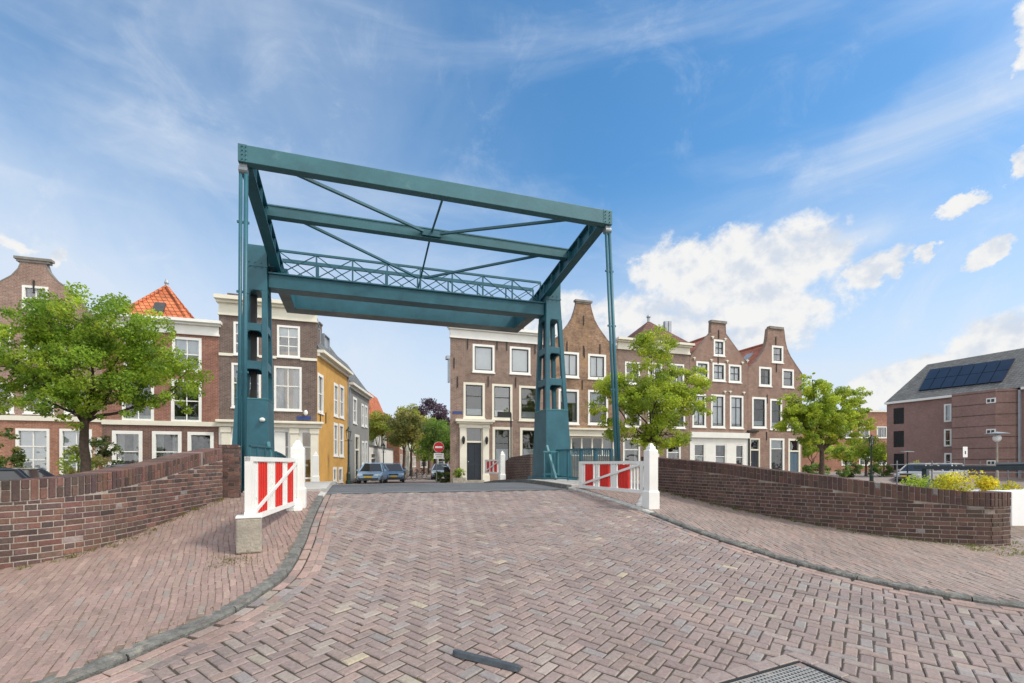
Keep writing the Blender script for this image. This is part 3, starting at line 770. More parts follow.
# tower front lamp
b = MB(); b.lathe((-2.36, 14.5, 2.72), [(.05, 0), (.07, .03), (.07, .07), (.03, .10)], 10); b.build('bulkhead_lamp', 'whiteclean', br)
# struts beside the tower feet
for xs_, xe, nm in ((-2.2, -1.98, 'stay'), (5.88, 5.95, 'stay')):
    b = MB(); b.bar((xs_, 14.5, 2.15), (xe, 13.9, 1.1), .07, .12, (0, 1, 0)); b.build(nm, 'teal_light', br, bevel=.006)
# portal beam between the towers
b = MB(); b.box(-2.25, 14.75, 6.43, 5.90, 15.2, 6.80); b.box(-2.25, 14.70, 6.80, 5.90, 15.75, 6.845); b.build('portal_beam', 'teal', br, bevel=.008)
b = MB(); b.box(-2.0, 14.95, 6.85, 5.66, 15.66, 6.885); b.build('catwalk', 'teal', br)
# lattice railings on the catwalk
def lattice(y, ztop, bw, heavy):
    q = MB(); x0_, x1_ = -2.02, 5.86; zb_ = 6.86
    q.bar((x0_, y, ztop), (x1_, y, ztop), .06, heavy); q.bar((x0_, y, zb_+.03), (x1_, y, zb_+.03), .05, .05)
    n = 8
    for i in range(n+1):
        xa = x0_+(x1_-x0_)*i/n; q.bar((xa, y, zb_), (xa, y, ztop), .04, .045)
        if i < n:
            xb = x0_+(x1_-x0_)*(i+1)/n; q.bar((xa, y-.012, zb_+.04), (xb, y-.012, ztop-.02), .018, .04, (0, 1, 0)); q.bar((xa, y+.012, ztop-.02), (xb, y+.012, zb_+.04), .018, .04, (0, 1, 0))
    return q.build('lattice_railing', 'teal', br)
lattice(14.98, 7.57, .05, .06); lattice(15.68, 7.57, .05, .10)
# balance arms: I-beams with stiffeners, pointing down towards the ballast
for x in (BX0-.02, BX1+.02):
    b = MB(); ya, yb = 11.02, 16.3
    b.ibeam((x, ya, armz(ya)), (x, yb, armz(yb)), .24, .42, .025)
    for k in range(8):
        y = ya+.45+k*.64
        for s_ in (-1, 1): b.box(x+s_*.012 if s_ > 0 else x-.11, y-.012, armz(y)-.18, x+.11 if s_ > 0 else x-.012, y+.012, armz(y)+.18)
    b.build('balance_arm', 'teal', br)
# front and middle cross beams
b = MB(); b.box(-2.19, 10.80, 7.58, 6.15, 11.02, 7.925); b.box(-2.195, 10.792, 7.575, -2.03, 11.03, 7.93); b.box(5.90, 10.792, 7.575, 6.157, 11.03, 7.93)
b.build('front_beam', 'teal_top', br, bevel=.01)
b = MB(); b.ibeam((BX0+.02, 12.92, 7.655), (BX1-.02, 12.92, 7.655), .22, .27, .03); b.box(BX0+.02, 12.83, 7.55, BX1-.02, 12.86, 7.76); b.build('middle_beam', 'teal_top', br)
# wind braces
xm = (BX0+BX1)/2
def brace(p, q_, w=.07):
    q = MB(); q.bar(p, q_, w, w*.8); q.build('wind_brace', 'teal', br)
za, zm, zr = 7.70, 7.66, 7.38
brace((BX0+.75, 11.02, za-.02), (xm-.15, 12.82, zm)); brace((BX1-.75, 11.02, za-.02), (xm+.15, 12.82, zm))
brace((BX0+.75, 13.03, zm-.05), (xm-.1, 15.0, zr-.1)); brace((BX1-.75, 13.03, zm-.05), (xm+.1, 15.0, zr-.1))
brace((xm, 11.02, za), (xm, 12.82, zm+.02), .045); brace((xm, 13.0, zm), (xm, 15.6, zr-.2), .045)
def bolts(pts, nrm, par, r=.016):
    for p in pts:
        q = MB(); q.tube([Vector(p), Vector(p)+Vector(nrm)*.018], r, 6); q.build('bolt', 'teal', par)
bolts([(x, 10.79, z) for x in (-2.12, -2.05, 5.96, 6.08) for z in (7.63, 7.72, 7.80, 7.88)], (0, -1, 0), br)
bolts([(x, 14.6-.008, 6.99+dz) for x in (-2.70, -2.55, -2.40, 6.0, 6.15, 6.3) for dz in (.04, -.09)], (0, -1, 0), br)
b = MB(); b.box(xm-.25, 12.75, zm-.10, xm+.25, 12.81, zm+.05); b.build('gusset', 'teal', br)
# tail boxes and the ballast
for x0_, x1_ in ((-2.16, -1.84), (5.70, 6.02)):
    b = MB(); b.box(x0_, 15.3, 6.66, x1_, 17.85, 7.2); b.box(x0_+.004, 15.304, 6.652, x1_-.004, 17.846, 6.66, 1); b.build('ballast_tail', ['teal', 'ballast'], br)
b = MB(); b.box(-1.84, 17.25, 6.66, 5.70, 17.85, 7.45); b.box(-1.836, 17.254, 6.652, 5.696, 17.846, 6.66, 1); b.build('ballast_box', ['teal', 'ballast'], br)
# pivot bearings on the tower heads
for x in (-2.2, 6.08):
    b = MB(); b.tube([(x-.16, 14.95, 7.32), (x+.16, 14.95, 7.32)], .13, 14); b.box(x-.1, 14.72, 7.0, x+.1, 15.18, 7.28); b.build('pivot_bearing', 'teal', br)
# lifting rods, two on each side, with clevis
for x in (-2.11, 6.07):
    b = MB(); b.tube([(x-.08, 10.9, 7.45), (x+.08, 10.9, 7.45)], .085, 14); b.box(x-.07, 10.85, 7.42, x+.07, 10.97, 7.585); b.build('clevis', 'steel', br)
    for dx in (-.048, .048):
        b = MB(); yb_ = 10.72 if x < 0 else 10.35; b.tube([(x+dx, 10.88, 7.42), (x+dx*.9, yb_, 1.05)], .042 if dx > 0 else .034, 10); rod = b.build('lifting_rod', 'teal', br, smooth=True)
    for z in (6.4, 5.0, 3.4):
        b = MB(); yy = 10.88-(7.42-z)*(10.88-yb_)/6.37; b.box(x-.11, yy-.02, z-.02, x+.11, yy+.02, z+.02); b.build('rod_clamp', 'teal', br)
# deck, footways, edges
KL, KR = -.58, 5.13
def deck_sheet(name, x0_, x1_, ya, yb, dz_, m, face=None):
    q = MB(); ys_ = fr(ya, yb, .4); xs_ = [x0_, x1_]
    for y_a, y_b in zip(ys_, ys_[1:]):
        za_, zb__ = prof(y_a)+dz_, prof(y_b)+dz_
        q.add([(x0_, y_a, za_), (x1_, y_a, za_), (x1_, y_b, zb__), (x0_, y_b, zb__), (x0_, y_a, za_-.18), (x1_, y_a, za_-.18), (x1_, y_b, zb__-.18), (x0_, y_b, zb__-.18)],
              [(0, 1, 2, 3), (7, 6, 5, 4), (0, 3, 7, 4), (1, 5, 6, 2)])
    q.add([(x0_, ya, prof(ya)+dz_), (x1_, ya, prof(ya)+dz_), (x1_, ya, prof(ya)+dz_-.18), (x0_, ya, prof(ya)+dz_-.18)], [(0, 3, 2, 1)])
    return q.build(name, m, br)
deck_sheet('deck', KL, KR, 11.36, 19.6, 0, 'asphalt')
deck_sheet('edge_strip', KL, KR, 11.28, 11.357, .006, 'steel')
deck_sheet('footway', -2.2, KL-.16, 11.3, 19.6, .10, 'slab'); deck_sheet('footway', KR+.14, 6.35, 11.3, 19.6, .10, 'slab')
deck_sheet('footway_edge', KL-.157, KL-.003, 11.3, 19.6, .105, 'kerb_pale'); deck_sheet('footway_edge', KR+.003, KR+.137, 11.3, 19.6, .105, 'kerb')
for x in (-2.0, .5, 3.4, 6.0):
    b = MB(); b.ibeam((x, 11.4, .55), (x, 17.8, .55), .25, .5, .03); b.build('deck_girder', 'teal', br)
# bridge railings: bars with top and bottom rail
def railing(x, ya, yb, H, step=.13, sheet_=False, m='teal'):
    q = MB(); zf = lambda y: prof(y)+.1
    ys_ = fr(ya, yb, step)
    for y in ys_[:-1]: q.bar((x, y, zf(y)+.08), (x, y, zf(y)+H-.02), .022, .022, (0, 1, 0))
    for y_a, y_b in zip(fr(ya, yb, 1.0), fr(ya, yb, 1.0)[1:]):
        q.bar((x, y_a, zf(y_a)+H), (x, y_b, zf(y_b)+H), .06, .045); q.bar((x, y_a, zf(y_a)+.1), (x, y_b, zf(y_b)+.1), .04, .04)
    for y in fr(ya, yb, 1.0): q.bar((x, y, zf(y)), (x, y, zf(y)+H), .06, .06, (0, 1, 0))
    if sheet_: q.box(x-.008, ya, prof(ya)+.2, x+.008, yb, prof(ya)+.1+H-.05)
    return q.build('railing', m, br)
railing(-2.14, 11.35, 14.45, .93, .2, True); railing(6.2, 10.9, 14.4, .93, .11); railing(-2.3, 16.4, 18.6, .93)
b = MB()                                     # guard frame before the right tower
for x in fr(5.72, 6.2, .2): b.bar((x, 14.28, 1.1), (x, 14.28, 1.95), .03, .03, (0, 1, 0))
b.bar((5.68, 14.28, 1.96), (6.25, 14.28, 1.96), .05, .05); b.bar((5.68, 14.28, 1.25), (6.25, 14.28, 1.25), .04, .04)
b.build('guard_rail', 'teal_light', br)
b = MB()                                     # end frame of the left railing
b.bar((-2.3, 11.5, 1.05), (-2.3, 11.5, 1.98), .04, .04, (0, 1, 0)); b.bar((-2.12, 11.5, 1.05), (-2.12, 11.5, 1.98), .04, .04, (0, 1, 0)); b.bar((-2.32, 11.5, 1.97), (-2.1, 11.5, 1.97), .04, .04); b.bar((-2.32, 11.5, 1.1), (-2.1, 11.5, 1.1), .04, .04)
b.build('railing_end_frame', 'teal_light', br)
# ================================================================== BARRIER GATES
def post(b, x, y, z, H, w=.25):
    P = [(w/2+.02, 0), (w/2+.02, .34), (w/2, .37), (w/2, H-.15), (w/2-.012, H-.13), (w/2-.03, H-.125), (w/2-.035, H-.07), (w/2-.055, H-.06), (.03, H-.01), (.015, H)]
    r2 = math.sqrt(2)
    b._lathe((x, y, z), [(r*r2, zz) for r, zz in P], 4, 0)
def gate(label, hinge, free, z0_, z1_, postH, bars, full, w=.2):
    h, f = Vector((*hinge, 0)), Vector((*free, 0)); d = (f-h).normalized(); L = (f-h).length; nrm = Vector((d.y, -d.x, 0))
    gr = thing('barrier_gate', label, 'gate', (h.x, h.y, g(h.x, h.y)+SWUP))
    b = MB(); post(b, h.x, h.y, g(h.x, h.y)+SWUP-.02, postH, w); b.build('gate_post', 'white', gr, bevel=.006)
    s0_, s1_ = (.10 if full else .2), L
    pt = lambda s_, z, o=0: h+d*s_+nrm*o+Vector((0, 0, z))
    b = MB(); b.bar(pt(s0_, z1_-.03), pt(s1_, z1_-.03), .06, .06); b.bar(pt(s0_, z0_+.035), pt(s1_, z0_+.035), .06, .07)
    b.bar(pt(s0_+.05, z0_), pt(s0_+.05, z1_), .07, .1, d); b.bar(pt(s1_-.05, z0_), pt(s1_-.05, z1_), .07, .1, d)
    hw_ = .062
    for s_ in fr(s0_+.12, s1_-.12, .105):
        if min(abs((s_-s0_)/(s1_-s0_)-k) for k in bars) < hw_: continue
        b.bar(pt(s_, z0_+.05), pt(s_, z1_-.04), .03, .03, d)
    for sg in (1, ):
        b.bar(pt(s0_+.12, z1_-.07, .03*sg), pt(s1_-.12, z0_+.09, .03*sg), .018, .05)
        b.bar(pt(s0_+.12, z1_-.07, -.03*sg), pt(s1_-.12, z0_+.09, -.03*sg), .018, .05)
    b.build('gate_frame', 'white', gr)
    for k in bars:
        b = MB(); a = s0_+(s1_-s0_)*(k-hw_); c = s0_+(s1_-s0_)*(k+hw_)
        m_ = (a+c)/2; b.obox(pt(m_, (z0_+z1_)/2), d*(c-a)/2, nrm*.008, (0, 0, (z1_-z0_)/2-.075)); 
        for q in (a, (a*2+c)/3, (a+c*2)/3, c): b.obox(pt(q, (z0_+z1_)/2), d*.02, nrm*.02, (0, 0, (z1_-z0_)/2-.073))
        b.build('red_panel', 'red', gr)
    # pale boards between
    edges = [0.04]+[q for k in bars for q in (k-hw_, k+hw_)]+[.965]
    for q0, q1 in zip(edges[0::2], edges[1::2]):
        if not full and q0 < .1: continue
        if not full: q0, q1 = q0+(q1-q0)*.28, q1-(q1-q0)*.28
        b = MB(); a, c = s0_+(s1_-s0_)*q0+.004, s0_+(s1_-s0_)*q1-.004; b.obox(pt((a+c)/2, (z0_+z1_)/2), d*(c-a)/2, nrm*.007, (0, 0, (z1_-z0_)/2-.075)); b.build('white_panel', 'white', gr)
    for z in (z0_+.1, z1_-.12):
        b = MB(); b.bar(pt(.1, z), pt(s0_+.1, z), .05, .06); b.build('hinge', 'steel', gr, bevel=.005)
    b = MB(); b.lathe(pt(.26, g(*pt(.26, 0).xy)+SWUP-.01), [(.13, 0), (.13, .05), (.08, .07), (.08, .12), (.04, .2), (.04, z0_-g(*pt(.26, 0).xy)-.06)], 10); b.build('pivot_foot', 'white', gr)
    return gr
gate('white gate with three red stripes on left pavement, free end over a concrete block', (-.95, 9.33), (-1.23, 6.58), .885, 1.68, 1.2, (.20, .47, .78), True, .22)
gate('white gate with three red stripes at right pavement, folded back along the kerb', (5.58, 8.28), (5.36, 11.0), .985, 1.64, 1.30, (.27, .56, .82), False)
gate('small white post and red striped gate at far bridge end, beside the white shop', (-1.35, 19.2), (-1.5, 21.4), 1.12, 1.75, 1.25, (.3, .55, .8), False)
gate('white gate with red stripes at far end of bridge before the dark front door', (5.72, 18.9), (5.55, 20.9), 1.15, 1.75, 1.30, (.3, .55, .8), False)
bx, by = -1.22, 6.62; bz = g(bx, by)+SWUP
b = MB(); hb_ = .135
b.obox((bx, by, bz+.2), (.135, .02, 0), (-.02, .135, 0), (0, 0, .21)); cb = thing('concrete_block', 'square weathered concrete block carrying free end of the left striped gate', 'block', (bx, by, bz)); b.build('block', 'concrete', cb, bevel=.02)
b = MB(); b.obox((bx, by, bz+.422), (.14, .02, 0), (-.02, .14, 0), (0, 0, .014)); b.box(bx-.05, by-.05, bz+.43, bx+.05, by+.05, bz+.475); b.build('white_cap', 'white', cb, bevel=.008)
# far wing wall beyond the right tower
b = MB(); pts = [(6.35, 21.2), (6.3, 19.6), (6.5, 17.7)]
fw = thing('brick_wall', 'low dark brick wall with a sloping end behind the right tower', 'wall', (6.4, 19.5, .9))
ht = [1.52, 1.84, 1.95]
for i in range(2):
    (xa, ya), (xb, yb) = pts[i], pts[i+1]
    b.add([(xa, ya, .3), (xb, yb, .3), (xb, yb, ht[i+1]), (xa, ya, ht[i]), (xa+.33, ya, .3), (xb+.33, yb, .3), (xb+.33, yb, ht[i+1]), (xa+.33, ya, ht[i])], [(0, 3, 2, 1), (4, 5, 6, 7), (3, 7, 6, 2), (0, 4, 7, 3), (1, 2, 6, 5)])
b.build('brickwork', 'b_wallfar', fw)
# ================================================================== HOUSES
class House:
    """a facade plane: origin O (x, y), direction d along the front, n pointing out to the street"""
    def __init__(s, name, label, O, d, n, zb, cat='house', group=None):
        s.O = Vector((O[0], O[1], 0)); s.d = Vector((d[0], d[1], 0)).normalized(); s.n = Vector((n[0], n[1], 0)).normalized(); s.zb = zb
        s.root = thing(name, label, cat, (O[0], O[1], zb), group)
    def p(s, a, z, dep=0): return s.O+s.d*a-s.n*dep+Vector((0, 0, z))
    def sz(s, px, py):
        q = hit(px, py, s.O, s.n); return (q-s.O).dot(s.d), q.z
    def rect(s, x0, y0, x1, y1):
        a0 = s.sz(x0, y0)[0]; a1 = s.sz(x1, y1)[0]; xm_ = (x0+x1)/2
        return (a0, s.sz(xm_, y1)[1], a1, s.sz(xm_, y0)[1])
    def slab(s, b, a0, z0, a1, z1, d0, d1, m=0):
        """block between depths d0 (front) and d1"""
        c = (s.p(a0, z0, d0)+s.p(a1, z1, d1))/2
        return b.obox(c, s.d*(a1-a0)/2, s.n*(d1-d0)/2, (0, 0, (z1-z0)/2), m)
    def wall(s, outline, holes, depth, m, name='wall', pocket=.5, dep0=0, skew=0):
        zg = outline[2][1]-.01 if len(outline) > 5 else 1e9
        b = MB(); loops = [[Vector((a, z, 0)) for a, z in outline]]
        for a0, z0, a1, z1 in holes: loops.append([Vector((a0, z0, 0)), Vector((a0, z1, 0)), Vector((a1, z1, 0)), Vector((a1, z0, 0))])
        tri = tessellate_polygon(loops); flat = [v for l in loops for v in l]
        vs = [s.p(v.x, v.y, dep0) for v in flat]; fs = []
        for t in tri:
            a, c, e = (vs[i] for i in t)
            nn = (c-a).cross(e-a)
            if nn.length < 1e-9: continue
            fs.append(tuple(t) if nn.dot(s.n) > 0 else tuple(t)[::-1])
        b.add(vs, fs, 0)
        for l in range(len(outline)):
            a, c = outline[l], outline[(l+1) % len(outline)]
            dk = .33 if a[1] > zg and c[1] > zg else depth
            b.add([s.p(*a, dep0), s.p(*c, dep0), s.p(c[0]+skew, c[1], dk), s.p(a[0]+skew, a[1], dk)], [(0, 1, 2, 3)], 0)
        if zg < 1e8:                     # the back of the free-standing gable
            tb = tessellate_polygon([[Vector((a, z, 0)) for a, z in outline if z > zg]]); pb = [s.p(a, z, .33) for a, z in outline if z > zg]
            b.add(pb, [tuple(t) for t in tb], 0)
        for a0, z0, a1, z1 in holes:
            R4 = [(a0, z0), (a1, z0), (a1, z1), (a0, z1)]
            for k in range(4):
                a, c = R4[k], R4[(k+1) % 4]
                b.add([s.p(*a, dep0), s.p(*c, dep0), s.p(*c, .14), s.p(*a, .14)], [(0, 1, 2, 3)], 0)
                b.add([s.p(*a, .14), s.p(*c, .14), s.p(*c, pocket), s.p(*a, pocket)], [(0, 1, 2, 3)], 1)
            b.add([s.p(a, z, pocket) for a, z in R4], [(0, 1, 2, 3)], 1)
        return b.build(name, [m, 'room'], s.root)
    def window(s, r, cols=2, rows=2, fr_='whiteclean', fw=.11, glass='glass', blind=0, split=None, sash=None, sill=True, name='window', curtain=0, mull=.045, parent=None):
        a0, z0, a1, z1 = r; b = MB(); d0, d1 = -.015, .13; par = parent or s.root
        s.slab(b, a0, z0, a0+fw, z1, d0, d1); s.slab(b, a1-fw, z0, a1, z1, d0, d1)
        s.slab(b, a0+fw, z1-fw, a1-fw, z1, d0, d1); s.slab(b, a0+fw, z0, a1-fw, z0+fw*.9, d0, d1)
        ia0, ia1, iz0, iz1 = a0+fw, a1-fw, z0+fw*.9, z1-fw; mm = 1 if sash else 0
        if sash:
            t = .06; s.slab(b, ia0, iz0, ia0+t, iz1, .03, .11, 1); s.slab(b, ia1-t, iz0, ia1, iz1, .03, .11, 1); s.slab(b, ia0+t, iz1-t, ia1-t, iz1, .03, .11, 1); s.slab(b, ia0+t, iz0, ia1-t, iz0+t, .03, .11, 1)
        zs_ = [iz0+(iz1-iz0)*k/rows for k in range(1, rows)] if split is None else [iz0+(iz1-iz0)*k for k in split]
        for z in zs_: s.slab(b, ia0, z-mull*.6, ia1, z+mull*.6, .04, .10, mm)
        zz = [iz0]+zs_+[iz1]
        for k in range(1, cols):
            a = ia0+(ia1-ia0)*k/cols
            for q0, q1 in zip(zz, zz[1:]): s.slab(b, a-mull/2, q0+(mull*.6 if q0 != iz0 else 0), a+mull/2, q1-(mull*.6 if q1 != iz1 else 0), .045, .095, mm)
        w = b.build(name, [fr_, sash or fr_], par)
        if par is s.root:
            q = MB(); q.add([s.p(ia0, iz0, .07), s.p(ia1, iz0, .07), s.p(ia1, iz1, .07), s.p(ia0, iz1, .07)], [(0, 1, 2, 3)]); q.build('pane', glass, w)
            if sill:
                q = MB(); s.slab(q, a0-.04, z0-.07, a1+.04, z0-.002, -.06, .10); q.build('sill', fr_ if sill is True else sill, w)
            if blind:
                q = MB(); f0, f1 = blind if isinstance(blind, tuple) else (0, blind); H = iz1-iz0
                s.slab(q, ia0+.01, iz0+H*f0+.01, ia1-.01, iz0+H*f1-.01, .17, .18); q.build('blind', 'blind', w)
            if not blind and not curtain and R.random() < .55: curtain = R.choice((.14, .2, .28))
            if curtain:
                q = MB(); W = (ia1-ia0)*curtain
                for base in ((ia0, ia0+W), (ia1-W, ia1)):
                    n = 6
                    for k in range(n):
                        aa, ab = base[0]+(base[1]-base[0])*k/n, base[0]+(base[1]-base[0])*(k+1)/n
                        da, db = .2+.05*(k % 2), .2+.05*((k+1) % 2)
                        q.add([s.p(aa, iz0, da), s.p(ab, iz0, db), s.p(ab, iz1, db), s.p(aa, iz1, da)], [(0, 1, 2, 3)])
                q.build('curtain', 'curtain', w)
        return w
    def door(s, r, m='darkpaint', frm='cream', transom=.28, fw=.10, glassdoor=False):
        a0, z0, a1, z1 = r; b = MB(); H = z1-z0
        s.slab(b, a0, z0, a0+fw, z1, -.02, .13); s.slab(b, a1-fw, z0, a1, z1, -.02, .13); s.slab(b, a0+fw, z1-fw, a1-fw, z1, -.02, .13)
        zt = z1-H*transom; s.slab(b, a0+fw, zt-.06, a1-fw, zt+.05, -.01, .13); f = b.build('door_frame', frm, s.root)
        q = MB(); q.add([s.p(a0+fw, zt+.05, .08), s.p(a1-fw, zt+.05, .08), s.p(a1-fw, z1-fw, .08), s.p(a0+fw, z1-fw, .08)], [(0, 1, 2, 3)]); q.build('transom_light', 'glass', f)
        q = MB(); s.slab(q, a0+fw, z0, a1-fw, zt-.06, .07, .12)
        w = a1-a0-2*fw
        for ka, kb, za, zb in ((.12, .46, .06, .42), (.54, .88, .06, .42), (.12, .46, .50, .94), (.54, .88, .50, .94)):
            hz = zt-.06-z0; s.slab(q, a0+fw+w*ka, z0+hz*za, a0+fw+w*kb, z0+hz*zb, .055, .07)
        dd = q.build('door', m, s.root, bevel=.008)
        q = MB(); c = s.p(a0+fw+w*.1, z0+(zt-z0)*.48, .05); q.tube([c, c+s.n*.06], .028, 8); q.build('handle', 'chrome', dd)
        q = MB(); s.slab(q, a0-.05, z0-.25, a1+.05, z0-.002, -.3, .1); q.build('doorstep', 'concrete', s.root)
    def band(s, name, a0, a1, z0, z1, out, m, back=.02):
        b = MB(); s.slab(b, a0, z0, a1, z1, -out, back); return b.build(name, m, s.root)
    def cornice(s, a0, a1, z0, z1, m='whiteclean', lip=.35, name='cornice'):
        b = MB(); H = z1-z0; s.slab(b, a0, z0, a1, z0+H*.66, -.05, .2); s.slab(b, a0-.04, z0-.01, a1+.04, z0+.09, -.10, .18)
        s.slab(b, a0-.10, z0+H*.66, a1+.10, z0+H*.8, -lip*.55, .22); s.slab(b, a0-.16, z0+H*.8, a1+.16, z1, -lip, .24)
        return b.build(name, m, s.root)
    def anchors(s, L):
        for a, z in L:
            b = MB(); s.slab(b, a-.028, z-.32, a+.028, z+.32, -.045, -.002); b.build('wall_anchor', 'iron', s.root)
    def roof_ridge_back(s, ac, hw, ze, zr, depth, m, front=.35, cw=0, back_hip=True):
        """ridge runs back from the street, slopes to both sides"""
        b = MB(); e0, e1 = s.p(ac-hw, ze, front), s.p(ac+hw, ze, front); r0 = s.p(ac, zr, front); f0, f1 = s.p(ac-hw, ze, depth), s.p(ac+hw, ze, depth); r1 = s.p(ac, zr, depth-(hw if back_hip else 0))
        b.add([e0, r0, r1, f0], [(0, 1, 2, 3)]); b.add([e1, f1, r1, r0], [(0, 1, 2, 3)]); b.add([f0, r1, f1], [(0, 1, 2)]); b.add([e0, e1, r0], [(0, 1, 2)])
        rf = b.build('roof', m, s.root)
        q = MB(); q.tube([r0, r1], .11, 8); q.build('ridge', m, rf)
        return rf
    def chimney(s, rf, a, dep, z0, z1, w=.55, m='b_brown', pots=2):
        b = MB(); s.slab(b, a-w/2, z0, a+w/2, z1, dep, dep+w); s.slab(b, a-w/2-.05, z1, a+w/2+.05, z1+.12, dep-.05, dep+w+.05)
        for k in range(pots):
            c = s.p(a-w/4+k*w/2, z1+.12, dep+w/2); b.lathe(c, [(.11, 0), (.09, .45), (.12, .5)], 8)
        return b.build('chimney', m, rf)
QY = 29.0
def quay_house(label, px0, px1, zb=.3, name='row_house', y=QY):
    x0 = at(px0, HY, y).x; x1 = at(px1, HY, y).x
    h = House(name, label, (x0, y), (1, 0), (0, -1), zb); h.W = x1-x0; return h
def sym_gable(h, px_c, right, zb):
    """right half of the gable outline in pixels from the eave up; mirrored about the centre"""
    ac = h.sz(px_c, 400)[0]; pr = []
    for x, y in right: 
        a, z = h.sz(x, y); pr.append((a-ac, z))
    out = [(0, zb), (h.W, zb)]
    hwr = h.W-ac; hwl = ac
    k0 = pr[0][0]
    for da, z in pr: out.append((min(h.W, ac+da*(hwr/k0)) if da > .9*k0 else ac+da, z))
    for da, z in reversed(pr): out.append((max(0, ac-da*(hwl/k0)) if da > .9*k0 else ac-da, z))
    return out, ac
def coping_strip(h, outline, n_skip, m, w=.10):
    b = MB(); P = outline[2:]
    for p, q in zip(P, P[1:]):
        d = Vector((q[0]-p[0], 0, q[1]-p[1]))
        if d.length < .05: continue
        a, c = h.p(p[0], p[1]+.03, .12), h.p(q[0], q[1]+.03, .12); b.bar(a, c, .05, .26, h.n)
    return b.build('gable_coping', m, h.root)
# --- far left bell gable house
h = quay_house('pinkish brick bell gable house behind the left tree, orange brick ground floor', -42, 102)
out, ac = sym_gable(h, 33.5, [(102, 322), (88, 312), (76, 297), (64.7, 287), (55, 280), (48.5, 272), (45.6, 264), (45, 261)], .2)
holes = [h.rect(*r) for r in ((22, 286, 48.5, 310), (-14, 327, 11.5, 361), (24, 327, 52, 362), (64, 328, 91, 363), (-18, 382, 14, 412.5), (24, 382, 54, 413.5), (64, 384, 93, 414))]
gf = [h.rect(*r) for r in ((15.5, 428.6, 49.5, 476), (59.5, 429, 92, 476))]
zbelt = h.sz(50, 419)[1]
up_ = [(0, zbelt)]+[(h.W, zbelt)]+out[2:]
h.wall(up_, holes, 8, 'b_pink'); h.wall([(0, .2), (h.W, .2), (h.W, zbelt-.003), (0, zbelt-.003)], gf, 8, 'b_orange', name='ground_floor_wall')
h.band('belt', 0, h.W, zbelt-.1, zbelt+.13, .07, 'cream')
h.window(holes[0], 2, 2, glass='glass_sky'); 
for r in holes[1:4]: h.window(r, 2, 2, curtain=.25)
for r in holes[4:]: h.window(r, 2, 2, split=(.5,), blind=(.0, .12))
for r in gf: h.window(r, 2, 3, split=(.33, .64), blind=(0, .99), glass='glass_sky')
h.door((-.2+.5, .25, 1.6, 3.1), 'darkpaint', 'whiteclean') if False else None
coping_strip(h, out, 0, 'cap'); zt = out[9][1] if len(out) > 9 else 11
zt = max(z for a, z in out); b = MB(); h.slab(b, ac-.72, zt-.03, ac+.72, zt+.09, -.08, .22); h.slab(b, ac-.64, zt-.14, ac+.64, zt-.03, -.04, .2); b.build('gable_cap', 'cap', h.root)
h.roof_ridge_back(ac, h.W/2-.5, h.sz(102, 350)[1]-1, zt-4.6, 9, 'tile_red', .4)
h.anchors([(ac+.02, zt-1.3), (ac-2.0, zt-2.7), (ac+2.0, zt-2.7)])
# --- red brick house with hip roof
h = quay_house('red brick house with white cornice and bright orange pyramid tile roof', 102.1, 218.9)
zc0, zc1 = h.sz(190, 334.5)[1], h.sz(190, 320.2)[1]; zbelt = h.sz(160, 423.5)[1]
holes = [h.rect(*r) for r in ((124, 334, 153.5, 368.5), (172, 337.3, 201.6, 371), (122, 377, 154, 421), (171, 379.5, 201.6, 422))]
gf = [h.rect(*r) for r in ((112, 430.8, 142.5, 476), (152, 431.3, 181.6, 476), (187.5, 432, 213.7, 474))]
h.wall([(0, zbelt), (h.W, zbelt), (h.W, zc0), (0, zc0)], holes, 8, 'b_red'); h.wall([(0, .2), (h.W, .2), (h.W, zbelt-.003), (0, zbelt-.003)], gf, 8, 'b_redbrown', name='ground_floor_wall')
h.cornice(0, h.W, zc0, zc1, lip=.4); h.band('belt', 0, h.W, zbelt-.1, zbelt+.13, .07, 'cream')
for r in holes[:2]: h.window(r, 2, 2, fw=.13, glass='glass_sky', blind=(.5, 1))
for r in holes[2:]: h.window(r, 2, 2, fw=.13, blind=(0, .1))
for i, r in enumerate(gf): h.window(r, 1, 2, split=(.55,), fw=.16, curtain=.3 if i < 2 else 0)
hh = 1.45; q_ = at(166.5, 287, 29.2+hh); aa, za = q_.x-h.O.x, q_.z
b = MB(); A0 = h.p(aa, za, hh+.2); C = [h.p(aa-hh*1.2, zc1-.05, .2), h.p(aa+hh*1.05, zc1-.05, .2), h.p(aa+hh*1.05, zc1-.05, .2+2*hh), h.p(aa-hh*1.2, zc1-.05, .2+2*hh)]
b.add(C+[A0], [(0, 1, 4), (1, 2, 4), (2, 3, 4), (3, 0, 4)]); rf = b.build('roof', 'tile_orange', h.root)
q = MB()
for c in C[:3]: q.tube([c+Vector((0, 0, .03)), A0+Vector((0, 0, .03))], .09, 8)
q.build('hip_tiles', 'tile_orange', rf); q = MB(); q.lathe(A0, [(.12, -.05), (.07, .12), (.11, .22), (.03, .45)], 8); q.build('finial', 'zinc', rf)
q = MB(); fz = zc1+(za-zc1)*.33; fp = h.p(aa+.0, fz, .2+hh*.33-.05); q.obox(fp, (.24, 0, 0), (0, .2, .28), (0, -.04, .03)); q.build('roof_light', 'darkframe', rf)
b = MB(); h.slab(b, .3, zc1-.02, h.W-.1, zc1+.06, .15, 8); b.build('flat_roof', 'zinc', h.root)
b = MB(); c = h.p(h.sz(205, 320)[0], zc1+.05, 3); h.slab(b, h.W-1.6, zc1+.05, h.W-.2, zc1+.6, 3, 4); b.build('roof_box', 'zinc', h.root)
